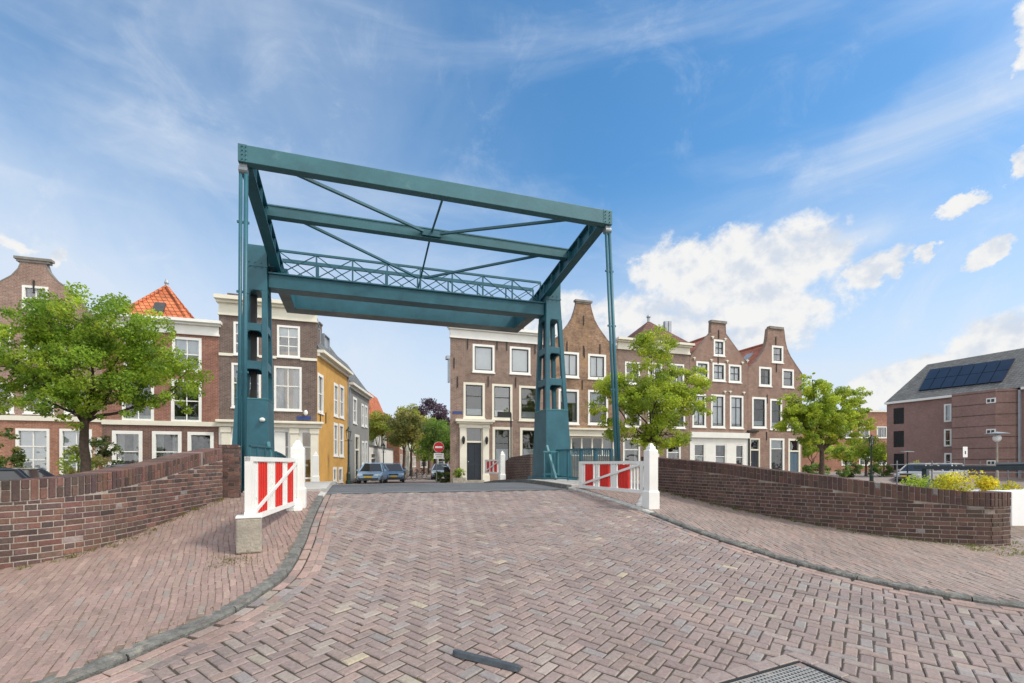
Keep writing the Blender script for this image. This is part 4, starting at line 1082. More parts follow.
# --- brown house with shop front
h = quay_house('dark brown brick corner house with tall white cornice and white shop front', 218.85, 317)
zc0, zc1 = h.sz(265, 318.3)[1], h.sz(265, 300.5)[1]
holes = [h.rect(*r) for r in ((233.5, 322.5, 258.6, 355), (277, 325.7, 300, 357), (231.5, 363.5, 261, 407.5), (274, 366.5, 301.7, 410.3))]
zs0 = h.sz(292, 428)[1]; zs1 = h.sz(292, 421.6)[1]
h.wall([(0, zs0), (h.W, zs0), (h.W, zc0), (0, zc0)], holes, 7, 'b_dark')
h.cornice(0, h.W, zc0, zc1, 'cream', .4)
zst = h.sz(265, 356.8)[1]; 
for x0_, x1_ in ((0, holes[0][0]-.02), (holes[0][2]+.02, holes[1][0]-.02), (holes[1][2]+.02, h.W)): h.band('string_course', x0_, x1_, zst-.07, zst+.07, .05, 'cream')
for r in holes[:2]: h.window(r, 2, 3, glass='glass_sky', blind=(.66, 1))
for i, r in enumerate(holes[2:]): h.window(r, 2, 2, split=(.56,), glass='glass_sky', curtain=.3 if i else 0)
gf = [h.rect(*r) for r in ((273.5, 430.5, 289.5, 477), (300.5, 431, 314.5, 479))]+[(1.0, .9, 3.2, zs0-.25)]
h.wall([(0, .2), (h.W, .2), (h.W, zs0), (0, zs0)], gf, 7, 'whiteclean', name='shop_front', dep0=-.02)
for r in (gf[0], gf[2]): h.window(r, 1, 2, split=(.66,), fw=.07, glass='glass', blind=(0, .45))
h.window(gf[1], 1, 2, split=(.68,), fw=.1, glass='glass', name='glazed_door', sill=False, blind=(.1, .5))
b = MB(); h.slab(b, -.05, zs0, h.W+.25, zs0+(zs1-zs0)*.6, -.22, .1); h.slab(b, -.1, zs0+(zs1-zs0)*.6, h.W+.35, zs1, -.36, .1); b.build('shop_cornice', 'cream', h.root, bevel=.03)
for a in (.35, h.sz(294.5, 450)[0], h.W-.12):
    b = MB(); h.slab(b, a-.2, .3, a+.2, zs0-.01, -.14, -.022); h.slab(b, a-.24, zs0-.3, a+.24, zs0-.03, -.18, -.022); b.build('pilaster', 'cream', h.root)
b = MB(); a, z = h.sz(304, 418); h.slab(b, a-.35, z-.09, a+.35, z+.09, -.04, -.002); b.build('street_name_sign', 'signblue', h.root)
b = MB(); a, z = h.sz(306, 415.5); b.lathe(h.p(a, z, -.14), [(.05, 0), (.11, .08), (.11, .2), (.04, .28)], 8); b.build('wall_lamp', 'whiteclean', h.root)
b = MB(); h.slab(b, .15, zc1-.03, h.W-.15, zc1+.02, .2, 6.8); b.build('flat_roof', 'zinc', h.root)
b = MB(); h.slab(b, -.1, zc1, .45, zc1+.9, 2.2, 2.7); b.build('chimney', 'b_dark', h.root)
# --- side street, left hand side
SD = Vector((.2188, .9803, 0)); SN = Vector((.9803, -.2188, 0)); SO = (-1.98, 29.02)
def street_house(name, label, k0, k1, zb=.2, off=0.0, cat='house'):
    o = Vector((SO[0], SO[1], 0))+SD*k0+SN*off
    h = House(name, label, (o.x, o.y), SD, SN, zb, cat); h.W = k1-k0; return h
def gutter_roof(h, ze, zr, depth, m, gm='cream', rk=.5):
    b = MB(); h.slab(b, 0.0, ze-.02, h.W, ze+.14, -.38, .1); h.slab(b, .02, ze-.2, h.W-.02, ze-.02, -.14, .1); h_ = b.build('gutter', gm, h.root)
    b = MB(); e0, e1 = h.p(0, ze+.14, -.2), h.p(h.W, ze+.14, -.2); r0, r1 = h.p(0, zr, depth*rk), h.p(h.W, zr, depth*rk); f0, f1 = h.p(0, ze+.1, depth), h.p(h.W, ze+.1, depth)
    b.add([e0, e1, r1, r0], [(0, 1, 2, 3)]); b.add([f0, r0, r1, f1], [(0, 1, 2, 3)]); b.add([e0, r0, f0], [(0, 1, 2)]); b.add([e1, f1, r1], [(0, 1, 2)])
    return b.build('roof', m, h.root)
h = street_house('house', 'ochre yellow rendered house with grey slate roof at the street corner', 0.02, 7.08)
ze = 7.78
wins = [h.rect(*r) for r in ((317.6, 374, 323.3, 413), (333.8, 383.5, 338.2, 416.5), (339.5, 385.5, 344, 418), (333.6, 423, 338, 456), (339.2, 424, 343.6, 456.5), (333.0, 467, 336.8, 482), (338.5, 467, 342.6, 482))]
h.wall([(0, 0), (h.W, 0), (h.W, ze), (0, ze)], wins, 7, 'yellow')
for r in wins: h.window(r, 2 if r[3]-r[1] > 1.5 else 1, 2 if r[3]-r[1] > 1.5 else 1, fw=.16, blind=(.0, .95), glass='glass_dim')
rf = gutter_roof(h, ze, 10.5, 6, 'slate', rk=.3); h.chimney(rf, 6.2, 1.6, 9.6, 11.0, .6, 'b_dark', 1)
for a in (1.2, 3.2):
    b = MB(); h.slab(b, a, 9.6, a+1.2, 9.66, .5, 1.3); h.slab(b, a, 8.7, a+.08, 9.6, .5, 1.2); h.slab(b, a+1.12, 8.7, a+1.2, 9.6, .5, 1.2); h.slab(b, a+.08, 8.7, a+1.12, 9.6, .6, 1.1); b.build('dormer_light', 'zinc', rf)
b = MB(); h.slab(b, h.W-.14, .1, h.W-.04, ze, -.1, -.0); b.build('drainpipe', 'zinc', h.root)
h.anchors([(h.sz(320, 417)[0], h.sz(320, 418)[1]), (h.sz(325.5, 417)[0], h.sz(325.5, 418)[1])])
h = street_house('house', 'grey rendered house with white shuttered windows beside the yellow house', 7.1, 14.5)
ze = 7.15; wins = [h.rect(*r) for r in ((353, 397.5, 356.8, 423.5), (361.5, 404, 364, 426.5), (364.8, 405.5, 367.4, 427), (361.8, 441, 364.3, 464.5), (365, 441, 367.4, 465))]
dr_ = h.rect(354.7, 434.5, 359.3, 478); h.wall([(0, 0), (h.W, 0), (h.W, ze), (0, ze)], wins+[dr_], 7, 'grey_render')
for r in wins: h.window(r, 2, 2, fw=.17, blind=(0, .97), glass='glass_dim')
h.door(dr_, 'darkpaint', 'cream', .35, .2)
rf = gutter_roof(h, ze, 10.0, 6, 'slate', rk=.3)
b = MB(); h.slab(b, .3, .1, .42, ze, -.1, 0); b.build('drainpipe', 'zinc', h.root)
h = street_house('garden_wall', 'whitewashed garden wall with dark doorway beyond the grey house', 14.55, 29, 0, -.1, 'wall')
dr_ = h.rect(371, 453.5, 375.5, 477); h.wall([(0, -.1), (h.W, -.1), (h.W, 3.05), (0, 3.05)], [dr_], .4, 'whitewall')
h.door(dr_, 'darkframe', 'whiteclean', .2, .06); h.band('wall_coping', 0, h.W, 3.05, 3.2, .06, 'slate', .46)
h = street_house('house', 'house with bright orange tiled roof seen over the white garden wall', 24, 33, 0, -1.5)
h.wall([(0, 0), (h.W, 0), (h.W, 6.2), (0, 6.2)], [(2, 3.4, 3.2, 5.4), (5.5, 3.4, 6.7, 5.4)], 8, 'whitewall')
for r in ((2, 3.4, 3.2, 5.4), (5.5, 3.4, 6.7, 5.4)): h.window(r, 2, 2)
b = MB(); z0_, z1_ = 6.2, 11.0
C = [h.p(-.3, z0_, -.3), h.p(h.W+.3, z0_, -.3), h.p(h.W+.3, z0_, 8), h.p(-.3, z0_, 8)]; M1 = [h.p(.6, 9.5, 1.0), h.p(h.W-.6, 9.5, 1.0), h.p(h.W-.6, 9.5, 6.6), h.p(.6, 9.5, 6.6)]; T = [h.p(2.2, z1_, 3.6), h.p(h.W-2.2, z1_, 3.6)]
b.add(C+M1+T, [(0, 1, 5, 4), (1, 2, 6, 5), (2, 3, 7, 6), (3, 0, 4, 7), (4, 5, 9, 8), (5, 6, 9), (6, 7, 8, 9), (7, 4, 8)]); rf = b.build('roof', 'tile_orange', h.root)
h.chimney(rf, 8, 4, 9.2, 11.4, .7, 'b_dark', 1)
for i, (k0, k1, hh, m, lab) in enumerate(((33.2, 40, 5.6, 'b_orange', 'orange brick house far down the side street, behind the street trees'), (40.1, 47, 6.2, 'cream', 'cream rendered house far down the side street past the orange brick house'),
                                     (47.1, 55, 5.4, 'b_pink', 'pinkish brick house, farthest one down left side of the street'))):
    h = street_house('house', lab, k0, k1, 0, 0)
    ws = [(k, z, k+1.1, z+1.7) for k in (1, 3, 5) for z in (1, 3.4)]
    h.wall([(0, 0), (h.W, 0), (h.W, hh), (0, hh)], ws, 7, m)
    for r in ws: h.window(r, 1, 2)
    gutter_roof(h, hh, hh+2.4, 6, 'tile_red')
# --- right of the street: house with wide cornice
h = quay_house('brown brick corner house with white cornice and cream framed dark front door', 450.2, 552.5)
HA = h
zc0, zc1 = h.sz(495, 341)[1], h.sz(495, 328.5)[1]
holes = [h.rect(*r) for r in ((472.6, 344.6, 494.5, 372.2), (509.7, 347, 530.4, 374), (463.4, 382.6, 484.8, 418), (492, 384.2, 512.4, 419.6), (519, 386, 538.5, 420.6))]
gf = [h.rect(*r) for r in ((492.5, 427, 512, 470.5), (520, 427.8, 538, 470))]; dr_ = h.rect(466, 427.5, 482.3, 480)
h.wall([(0, .2), (h.W, .2), (h.W, zc0), (0, zc0)], holes+gf+[dr_], 8, 'b_brown', skew=1.79)
h.cornice(0, h.W, zc0, zc1, lip=.35)
for r in holes[:2]: h.window(r, 1, 1, 'whiteclean', .13, sash='darkframe', blind=.99, glass='glass_sky')
for i, r in enumerate(holes[2:]): h.window(r, 1, 2, 'cream', .14, split=(.64,), sash='darkframe', blind=(0, .24), glass='glass_sky' if i == 1 else 'glass')
for r in gf: h.window(r, 1, 2, 'cream', .16, split=(.64,), sash='darkframe', blind=(0, .5), glass='glass_dim')
h.door(dr_, 'darkpaint', 'cream', .27, .05)
a0, a1 = h.sz(459.6, 450)[0], h.sz(488.7, 450)[0]; zt = h.sz(474, 424)[1]
for aa, ab in ((a0, dr_[0]-.02), (dr_[2]+.02, a1)):
    b = MB(); h.slab(b, aa, .35, ab, zt, -.12, -.002); h.slab(b, aa-.03, .35, ab+.03, .85, -.16, -.0); h.slab(b, aa-.02, zt-.2, ab+.02, zt-.05, -.16, -.004); b.build('pilaster', 'cream', h.root)
    b = MB(); c = h.p((aa+ab)/2, h.sz(474, 441)[1], -.25); b.lathe(c, [(.05, -.2), (.10, .0), (.10, .18), (.03, .28)], 6); b.bar(c-Vector((0, -.12, .2)), c-Vector((0, 0, .18)), .03, .03); b.build('wall_lantern', 'iron', h.root)
b = MB(); h.slab(b, a0-.05, h.sz(474, 428)[1], a1+.05, zt, -.13, -.006); h.slab(b, a0-.2, zt, a1+.2, zt+.12, -.25, .05); h.slab(b, a0-.3, zt+.12, a1+.3, zt+.26, -.38, .05); b.build('door_entablature', 'cream', h.root)
an = [(467.5, 344), (497, 345), (506.8, 345.5), (535, 349), (457.5, 382), (454, 363), (488.2, 381.5), (515.6, 382.5)]
h.anchors([h.sz(*p) for p in an])
b = MB(); a, z = h.sz(457.4, 412.5); h.slab(b, a-.3, z-.07, a+.3, z+.07, -.03, -.002); b.build('street_name_sign', 'signblue', h.root)
b = MB(); a, z = h.sz(448.6, 372); h.slab(b, -.10, z-.6, -.0, z+.8, .05, .3); h.slab(b, -.22, z+.8, -.0, z+1.0, .0, .4); b.build('side_gutter_box', 'zinc', h.root)
b = MB(); h.slab(b, 1.9, zc1-.03, h.W-.2, zc1+.03, .2, 7.8); rf = b.build('flat_roof', 'zinc', h.root)
h.chimney(rf, h.sz(532, 330)[0], 2, zc1, zc1+.3, .8, 'b_brown', 2)
# --- bell gable behind the right tower
h = quay_house('mottled brown brick bell gable house directly behind the right bridge tower', 552.7, 617.8)
out, ac = sym_gable(h, 583.6, [(617.6, 352), (612.5, 345), (607.5, 340.5), (602.5, 333.5), (598, 327), (594.4, 320), (592, 312), (590.5, 305.5), (590.3, 303)], .2)
holes = [h.rect(*r) for r in ((560.3, 352, 579, 377.3), (588, 354.3, 606, 379), (558.5, 389.3, 579, 424), (588, 390.3, 608, 424.5))]
sh = h.rect(571, 437, 615, 456); sh = (.5, sh[1], h.W-.3, sh[3])
h.wall(out, holes+[sh], 8, 'b_mixed')
for r in holes[:2]: h.window(r, 2, 1, 'whiteclean', .14, sash='darkframe', blind=(0, .98), glass='glass_sky')
for r in holes[2:]: h.window(r, 1, 2, 'whiteclean', .14, split=(.62,), sash='darkframe', blind=(.62, 1), curtain=.2, glass='glass_dim')
h.window(sh, 5, 1, 'cream', .08, mull=.1, sill=False, glass='glass_dim')
za, zb_ = h.sz(594, 436.5)[1], h.sz(594, 430.3)[1]; b = MB(); h.slab(b, .1, za, h.W-.1, zb_, -.2, .0); h.slab(b, .0, zb_, h.W, zb_+.12, -.34, .0); b.build('shop_cornice', 'cream', h.root)
coping_strip(h, out, 0, 'b_brown'); zt = max(z for a, z in out); b = MB(); h.slab(b, ac-.62, zt, ac+.62, zt+.13, -.08, .25); h.slab(b, ac-.53, zt-.1, ac+.53, zt, -.04, .25); b.build('gable_cap', 'cap', h.root)
h.roof_ridge_back(ac, h.W/2-.15, h.sz(617, 352)[1], zt-1.7, 8, 'tile_red', .4)
h.anchors([(ac, zt-1.2), (ac, zt-3.2), (ac-.1, h.sz(583, 385)[1]), (ac-1.2, zt-3.0), (ac+1.2, zt-3.0), (ac+.05, h.sz(583, 353)[1])])
# --- plain house half hidden by the middle tree
h = quay_house('plain brick house with white cornice and dark red pyramid roof, mostly behind middle tree', 618, 689.5)
zc0, zc1 = h.sz(655, 352)[1], h.sz(655, 341.5)[1]
holes = [h.rect(*r) for r in ((625, 362, 640, 384), (648, 363, 662, 385), (670, 364, 684, 386), (625, 394, 641, 427), (648, 395, 663, 428), (670, 395.5, 685, 428))]; gf = [h.rect(*r) for r in ((623, 438, 640, 466), (666.5, 440, 680.5, 470))]; dr_ = h.rect(648, 439, 659, 474)
h.wall([(0, .2), (h.W, .2), (h.W, zc0), (0, zc0)], holes+gf+[dr_], 8, 'b_brown'); h.cornice(0, h.W, zc0, zc1, 'cream', .4)
for r in holes[:3]: h.window(r, 2, 2)
for r in holes[3:]+gf: h.window(r, 1, 2, split=(.6,), curtain=.2)
h.door(dr_, 'darkpaint', 'whiteclean')
q_ = at(648.5, 321, 31.4); aa, za = q_.x-h.O.x, q_.z; b = MB(); A0 = h.p(aa, za, 2.4); C = [h.p(aa-2.5, zc1, .2), h.p(aa+2.5, zc1, .2), h.p(aa+2.5, zc1, 4.6), h.p(aa-2.5, zc1, 4.6)]
b.add(C+[A0], [(0, 1, 4), (1, 2, 4), (2, 3, 4), (3, 0, 4)]); rf = b.build('roof', 'tile_dark', h.root); q = MB(); q.lathe(A0, [(.1, -.1), (.1, .2), (.17, .3), (.05, .45)], 8); q.build('finial', 'zinc', rf)
for px in (665.8, 669.3):
    q_ = at(px, 321.5, 30.6); a = q_.x-h.O.x; q = MB(); h.slab(q, a-.12, zc1-.1, a+.12, q_.z, 1.5, 1.75); q.build('flue', 'zinc', rf)
# --- neck gable
h = quay_house('brown brick neck gable house with white scroll ornaments and white shop front', 689.8, 747.8)
out, ac = sym_gable(h, 718.6, [(747.5, 363.5), (743.5, 358.5), (725.8, 334), (725.4, 324)], .2)
holes = [h.rect(*r) for r in ((713.6, 339.7, 724.8, 355.9), (696.2, 361.5, 709, 379.8), (712.4, 363, 725.4, 381), (728.6, 364.7, 741.2, 382.4), (692.3, 394, 706, 427), (711, 394.6, 725, 427.6), (729.8, 395.6, 743.3, 428.3))]
zs0, zs1 = h.sz(718, 438)[1], h.sz(718, 434)[1]
gf = [h.rect(*r) for r in ((693.5, 443.5, 705, 468), (714.5, 444, 726.3, 469), (735, 444.5, 743.8, 470))]
up_ = [(0, zs0), (h.W, zs0)]+out[2:]
h.wall(up_, holes, 8, 'b_warm'); h.wall([(0, .2), (h.W, .2), (h.W, zs0-.003), (0, zs0-.003)], gf, 8, 'whiteclean', 'shop_front', dep0=-.03)
h.band('shop_cornice', 0, h.W, zs0, zs1+.1, .2, 'whiteclean', 0)
for r in holes[:4]: h.window(r, 2, 2, fw=.14, sash='darkframe', glass='glass_sky', blind=(0, .9))
for r in holes[4:]: h.window(r, 2, 2, fw=.14, split=(.66,), sash='darkframe', blind=(.1, .99), glass='glass_sky')
for i, r in enumerate(gf): h.window(r, 1, 2, fw=.1, split=(.5,), blind=(0, .45) if i < 2 else 0)
zt = max(z for a, z in out); b = MB(); h.slab(b, ac-.70, zt, ac+.70, zt+.18, -.08, .25); b.build('gable_cap', 'cap', h.root); coping_strip(h, out, 0, 'b_brown')
h.roof_ridge_back(ac, h.W/2-.05, h.sz(747, 363.5)[1], zt-.7, 8, 'tile_red', .35)
for px, py in ((711, 360), (726.8, 361), (742, 362.5), (694, 358), (747, 360.5), (712.3, 337), (725, 339), (724.5, 391.5), (730, 391.5), (743.5, 392.5)):
    a, z = h.sz(px, py); b = MB(); c = h.p(a, z, -.05); b._lathe((c.x, c.y, c.z-.14), [(.02, -.02), (.05, .02), (.06, .12), (.03, .2)], 8, 0); b.bar(c+Vector((-.13, 0, .0)), c+Vector((.13, 0, .0)), .05, .05); b.build('scroll_ornament', 'cream', h.root)
h.anchors([(ac, zt-.8), (ac-.05, h.sz(718, 359.5)[1])])
h.anchors([])
# --- right bell gable
h = quay_house('brown brick bell gable house with blue front door, rightmost of the gabled row', 748, 802)
out, ac = sym_gable(h, 776.3, [(801.8, 374), (796.5, 366), (790.6, 357), (787, 349), (785.2, 341), (784, 330)], .2)
holes = [h.rect(*r) for r in ((771.8, 345.8, 783.2, 362.7), (759, 367, 771.5, 386.2), (782, 369.2, 793.8, 387.5), (752, 397.2, 766.4, 428), (770, 399, 782, 429.5), (786.6, 400.4, 798.2, 430.3), (769.6, 438.4, 784.3, 472))]
d1 = h.rect(749.6, 438.3, 759.8, 474); d2 = h.rect(788.2, 438.7, 800.2, 475)
h.wall(out, holes+[d1, d2], 8, 'b_warm')
for r in holes[:3]: h.window(r, 1, 2, fw=.15, sash='darkframe', glass='glass_sky' if r is not holes[1] else 'glass_dim')
for r in holes[3:6]: h.window(r, 1, 2, fw=.15, split=(.62,), sash='darkframe', blind=(0, .2), glass='glass_dim')
h.window(holes[6], 1, 2, fw=.15, split=(.72,), blind=(.72, 1), glass='glass_dim')
h.door(d1, 'darkpaint', 'cream', .32); h.door(d2, 'bluedoor', 'cream', .34, .16)
zt = max(z for a, z in out); b = MB(); h.slab(b, ac-.68, zt, ac+.68, zt+.18, -.08, .25); b.build('gable_cap', 'cap', h.root); coping_strip(h, out, 0, 'b_brown')
rf = h.roof_ridge_back(ac, h.W/2-.2, h.sz(801, 375)[1], zt-.9, 8, 'tile_red', .4)
h.anchors([(ac-.05, zt-.9), (ac, h.sz(776, 368)[1]), (h.sz(767, 392)[0], h.sz(767, 399)[1]), (h.sz(766.5, 430)[0], h.sz(767, 436)[1])])
for k, zz in ((2.2, .62),):
    b = MB(); hw = h.W/2-.2; ze = h.sz(801, 375)[1]; zr = zt-.9; t = .42; c = h.p(ac-hw*t, zr-(zr-ze)*t+.05, 1.9); sl = Vector((-hw, 0, -(zr-ze))).normalized()
    b.obox(c, sl*.5, (0, .35, 0), Vector((-sl.z, 0, sl.x))*.05); b.build('roof_light', 'zinc', rf)
h.chimney(rf, ac-1.9, 5.2, zt-3.2, zt-1.3, .45, 'zinc', 1)
b = MB(); h.slab(b, -.02, .3, .08, h.sz(748, 432)[1], -.12, -.0); h.slab(b, -.1, h.sz(748, 432)[1], .9, h.sz(748, 432)[1]+.12, -.14, 0); b.build('drainpipe', 'iron', h.root)
# ================================================================== MODERN BUILDING, RIGHT
UX = 55.4
h = House('apartment_building', 'modern red brown brick apartment block with solar panels on its grey roof', (UX, 37.8), (0, -1), (-1, 0), .1, 'building')
h.W = 30; ze = 8.0
rects = [(893.4, 408, 904, 424), (893.4, 431, 904, 447.2), (893.6, 453.6, 904.2, 470)]
lv = [h.rect(*r) for r in rects]; ww = [h.rect(*r) for r in ((944, 404, 951.5, 421.7), (944, 429, 951.6, 446.2), (944.3, 453, 951.8, 466))]
h.wall([(0, 0), (h.W, 0), (h.W, ze), (0, ze)], lv+ww, 13, 'b_modern')
for r in lv:
    b = MB(); n = 16
    for k in range(n): h.slab(b, r[0]+.02, r[1]+(r[3]-r[1])*k/n, r[2]-.02, r[1]+(r[3]-r[1])*(k+.75)/n, .03, .08)
    b.build('louvre', 'iron', h.root)
for i, r in enumerate(ww): h.window(r, 1, 2, fw=.14, split=(.3,), sill='concrete', blind=(0, 1) if i == 0 else 0)
a0, a1 = h.sz(951.8, 420)[0], None
n0 = UX-1.3
hb2 = House('x', 'x', (n0, 37.8), (0, -1), (-1, 0), .1); bpy.data.objects.remove(hb2.root); hb2.root = h.root
b0 = hb2.sz(951.8, 430)[0]; b1 = hb2.sz(995.5, 430)[0]; zbt = 8.15
b = MB(); cvs = [hb2.p(b0, 0, 0), hb2.p(b1, 0, 0), hb2.p(b1+.9, 0, 1.28), hb2.p(b0, 0, 1.28)]
b.add([v+Vector((0, 0, z)) for z in (0, zbt) for v in cvs], [(0, 1, 5, 4), (1, 2, 6, 5), (2, 3, 7, 6), (3, 0, 4, 7), (4, 5, 6, 7)])
bay = b.build('bay', 'b_modern', h.root)
for k in range(8):
    z = .9+k*1.0; b = MB(); hb2.slab(b, b0+.02, z, b1-.0, z+.07, -.012, .02); 
    q0, q1 = hb2.p(b1, z+.035, 0), hb2.p(b1+.9, z+.035, 1.28); b.bar(q0, q1, .03, .07); b.build('joint_band', 'b_wallfar', bay)
for r in ((986.2, 398, 996, 403.2), (986.2, 429, 996, 434.2), (986.8, 460.3, 996, 465.3)):
    rr = hb2.rect(*r); b = MB(); hb2.slab(b, rr[0], rr[1], b1+.02, rr[3], -.02, .06); w = b.build('window', 'whiteclean', bay)
    for k in (.12, .56): 
        q = MB(); W = b1-rr[0]; hb2.slab(q, rr[0]+W*k, rr[1]+.1, rr[0]+W*(k+.32), rr[3]-.1, -.03, -.021); q.build('pane', 'darkframe', w)
b = MB(); h.slab(b, b1+1.0, 0, b1+1.16, 8.0, -.2, -.02); b.build('drainpipe', 'zinc', h.root)
b = MB(); h.slab(b, -.1, ze, b0, ze+.22, -.25, .2); h.slab(b, b1+1.2, ze, h.W, ze+.22, -.25, .2); b.build('gutter', 'whiteclean', h.root)
b = MB(); rise, run = 4.5, 6.0; e0, e1 = h.p(-.1, ze+.2, -.15), h.p(h.W, ze+.2, -.15); r0, r1 = h.p(.3, ze+.2+rise, run), h.p(h.W, ze+.2+rise, run); f0, f1 = h.p(-.1, ze+.2, 13), h.p(h.W, ze+.2, 13)
b.add([e0, e1, r1, r0], [(0, 3, 2, 1)]); b.add([f0, f1, r1, r0], [(0, 1, 2, 3)]); b.add([e0, r0, f0], [(0, 1, 2)]); rf = b.build('roof', 'slate_dark', h.root)
rn = (e1-e0).cross(r0-e0).normalized(); rn = rn if rn.z > 0 else -rn
q4 = [hit(px, py, e0, rn) for px, py in ((918.8, 391.5), (1003, 382.3), (1016, 359.3), (930.5, 370.3))]
for i in range(7):
    for j in range(2):
        def bl_(u, v): return (q4[0].lerp(q4[1], u)).lerp(q4[3].lerp(q4[2], u), v)
        u0, u1, v0, v1 = i/7+.004, (i+1)/7-.004, j/2+.008, (j+1)/2-.008
        c4 = [bl_(u0, v0), bl_(u1, v0), bl_(u1, v1), bl_(u0, v1)]; b = MB()
        b.add([c+rn*.06 for c in c4]+[c+rn*.13 for c in c4], [(0, 1, 2, 3), (4, 5, 6, 7), (0, 1, 5, 4), (1, 2, 6, 5), (2, 3, 7, 6), (3, 0, 4, 7)]); b.build('solar_panel', 'solar', rf)
# orange brick block behind the trees
h = House('house', 'orange brick building partly hidden by the right tree, white framed windows', (62, 66), (.97, -.24), (-.24, -.97), .1)
h.W = 30; hw = [(k, z, k+2.0, z+1.9) for k in (1.2, 5, 8.8, 12.6, 16.4, 20) for z in (1.2, 4.4)]
a0 = h.sz(836, 440)[0]; ztop = h.sz(862, 412)[1]
hw = [(a0+k, z, a0+k+1.9, z+2.0) for k in (1, 4.2, 7.4, 10.6) for z in (1.2, h.sz(880, 438)[1])]
h.wall([(a0-14, 0), (a0+18, 0), (a0+18, ztop), (a0-14, ztop)], hw, 8, 'b_orange')
for r in hw: h.window(r, 2, 1, fw=.18)
h.band('roof_edge', a0-14, a0+18, ztop, ztop+.3, .2, 'cream', 8)
# ================================================================== TREES AND PLANTS
def leafcloud(b, clumps, n, size, cols, squash=.75, up=.35):
    """leaves in clumps: (centre, radius); more of them towards the skin of each clump"""
    wts = [r**2.0 for c, r in clumps]; tot = sum(wts)
    for (c, r), w in zip(clumps, wts):
        m = int(n*w/tot); base = R.choice(cols); kb = R.uniform(.82, 1.2)
        for _ in range(m):
            v = Vector((R.gauss(0, 1), R.gauss(0, 1), R.gauss(0, 1))).normalized()*(R.random()**.45)
            p = Vector(c)+Vector((v.x*r, v.y*r, v.z*r*squash))
            nrm = (Vector((R.gauss(0, 1), R.gauss(0, 1), R.gauss(0, 1))).normalized()+v*.5+Vector((0, 0, up))).normalized()
            t = nrm.cross(Vector((R.gauss(0, 1), R.gauss(0, 1), R.gauss(0, 1)))).normalized(); s_ = nrm.cross(t)
            L = size*R.uniform(.6, 1.25); W = L*R.uniform(.5, .75); k = kb*R.uniform(.72, 1.3); dr_ = nrm*L*.14
            b.add([p-t*L/2, p+s_*W/2-dr_, p+t*L/2, p-s_*W/2-dr_], [(0, 1, 2), (0, 2, 3)], 0, (base[0]*k*R.uniform(.9, 1.15), base[1]*k, base[2]*k))
def limb(b, p0, p1, r0, r1, wob=.15, n=5):
    pts = []; d = Vector(p1)-Vector(p0)
    for i in range(n+1):
        t = i/n; q = Vector(p0)+d*t+Vector((R.uniform(-1, 1), R.uniform(-1, 1), R.uniform(-.4, .8)))*wob*math.sin(math.pi*t)
        pts.append(q)
    b.tube(pts, [r0+(r1-r0)*i/n for i in range(n+1)], 7)
def tree(name, label, x, y, zb, fork, crown, nleaf, lsize, cols, tr=.17, group=None, nb=10, nclump=60, lean=(0, 0), cr=(.45, .95)):
    """crown: list of (dx, dy, z, rx, ry, rz) lobes the clumps are strewn through"""
    root = thing(name, label, 'tree', (x, y, zb), group)
    clumps = []; vol = [(l[3]*l[4]*l[5])**.62 for l in crown]
    for _ in range(nclump):
        l = R.choices(crown, vol)[0]
        while True:
            v = Vector((R.uniform(-1, 1), R.uniform(-1, 1), R.uniform(-1, 1)))
            if .3 < v.length < 1: break
        v = v*(R.uniform(.75, 1.0)/max(.55, v.length)) if R.random() < .6 else v
        clumps.append((Vector((x+l[0]+v.x*l[3], y+l[1]+v.y*l[4], l[2]+v.z*l[5])), R.uniform(*cr)*min(1, (l[3]*l[5])**.5/1.4)))
    b = MB(); f = Vector((x+lean[0], y+lean[1], fork))
    limb(b, (x, y, zb-.1), f, tr*1.15, tr*.8, .04, 6); b.tube([(x, y, zb-.1), (x, y, zb+.25)], [tr*1.5, tr*1.1], 9)
    ends = R.sample(clumps, min(nb, len(clumps)))
    tops = [l for l in crown]
    mids = []
    for l in tops:
        m_ = Vector((x+l[0]*.8, y+l[1]*.8, l[2])); limb(b, f-Vector((0, 0, R.uniform(0, .3))), m_, tr*.42, tr*.18, .2); mids.append(m_)
    for c, r in ends:
        m_ = min(mids+[f], key=lambda q: (q-c).length); limb(b, m_, c, tr*.2, tr*.05, .15)
    b.build('trunk', 'bark', root, smooth=True)
    b = MB(); leafcloud(b, clumps, nleaf, lsize, cols); b.build('crown', 'leaf', root)
    return root
G1 = [(.235, .35, .04), (.195, .31, .036), (.14, .24, .03), (.30, .405, .048), (.265, .375, .042)]
G2 = [(.30, .39, .045), (.255, .35, .04), (.19, .28, .034), (.35, .43, .05)]
GD = [(.06, .105, .025), (.08, .13, .03), (.11, .17, .04)]
tree('tree', 'bushy light green tree on the left quay before the brick houses', -8.98, 20.8, .2, 3.3,
     [(.3, 0, 6.4, 1.9, 1.6, 1.3), (-1.6, .2, 5.2, 1.35, 1.4, 1.1), (2.0, 0, 4.9, 1.6, 1.4, 1.1), (.4, -.4, 4.8, 1.7, 1.3, 1.2), (-1.4, .2, 6.5, .9, .9, .8), (2.95, 0, 3.95, .8, .8, .65), (-1.9, -.2, 4.1, 1.1, .9, .8), (1.9, .1, 6.5, .9, .8, .8), (-.5, -.5, 3.75, 1.1, .9, .65), (1.3, -.4, 3.8, 1.0, .8, .6), (-2.3, 0, 4.8, .8, .8, .8), (0, -.5, 3.2, .7, .6, .45)], 42000, .115, G1, .15, nclump=340, cr=(.26, .52), nb=26)
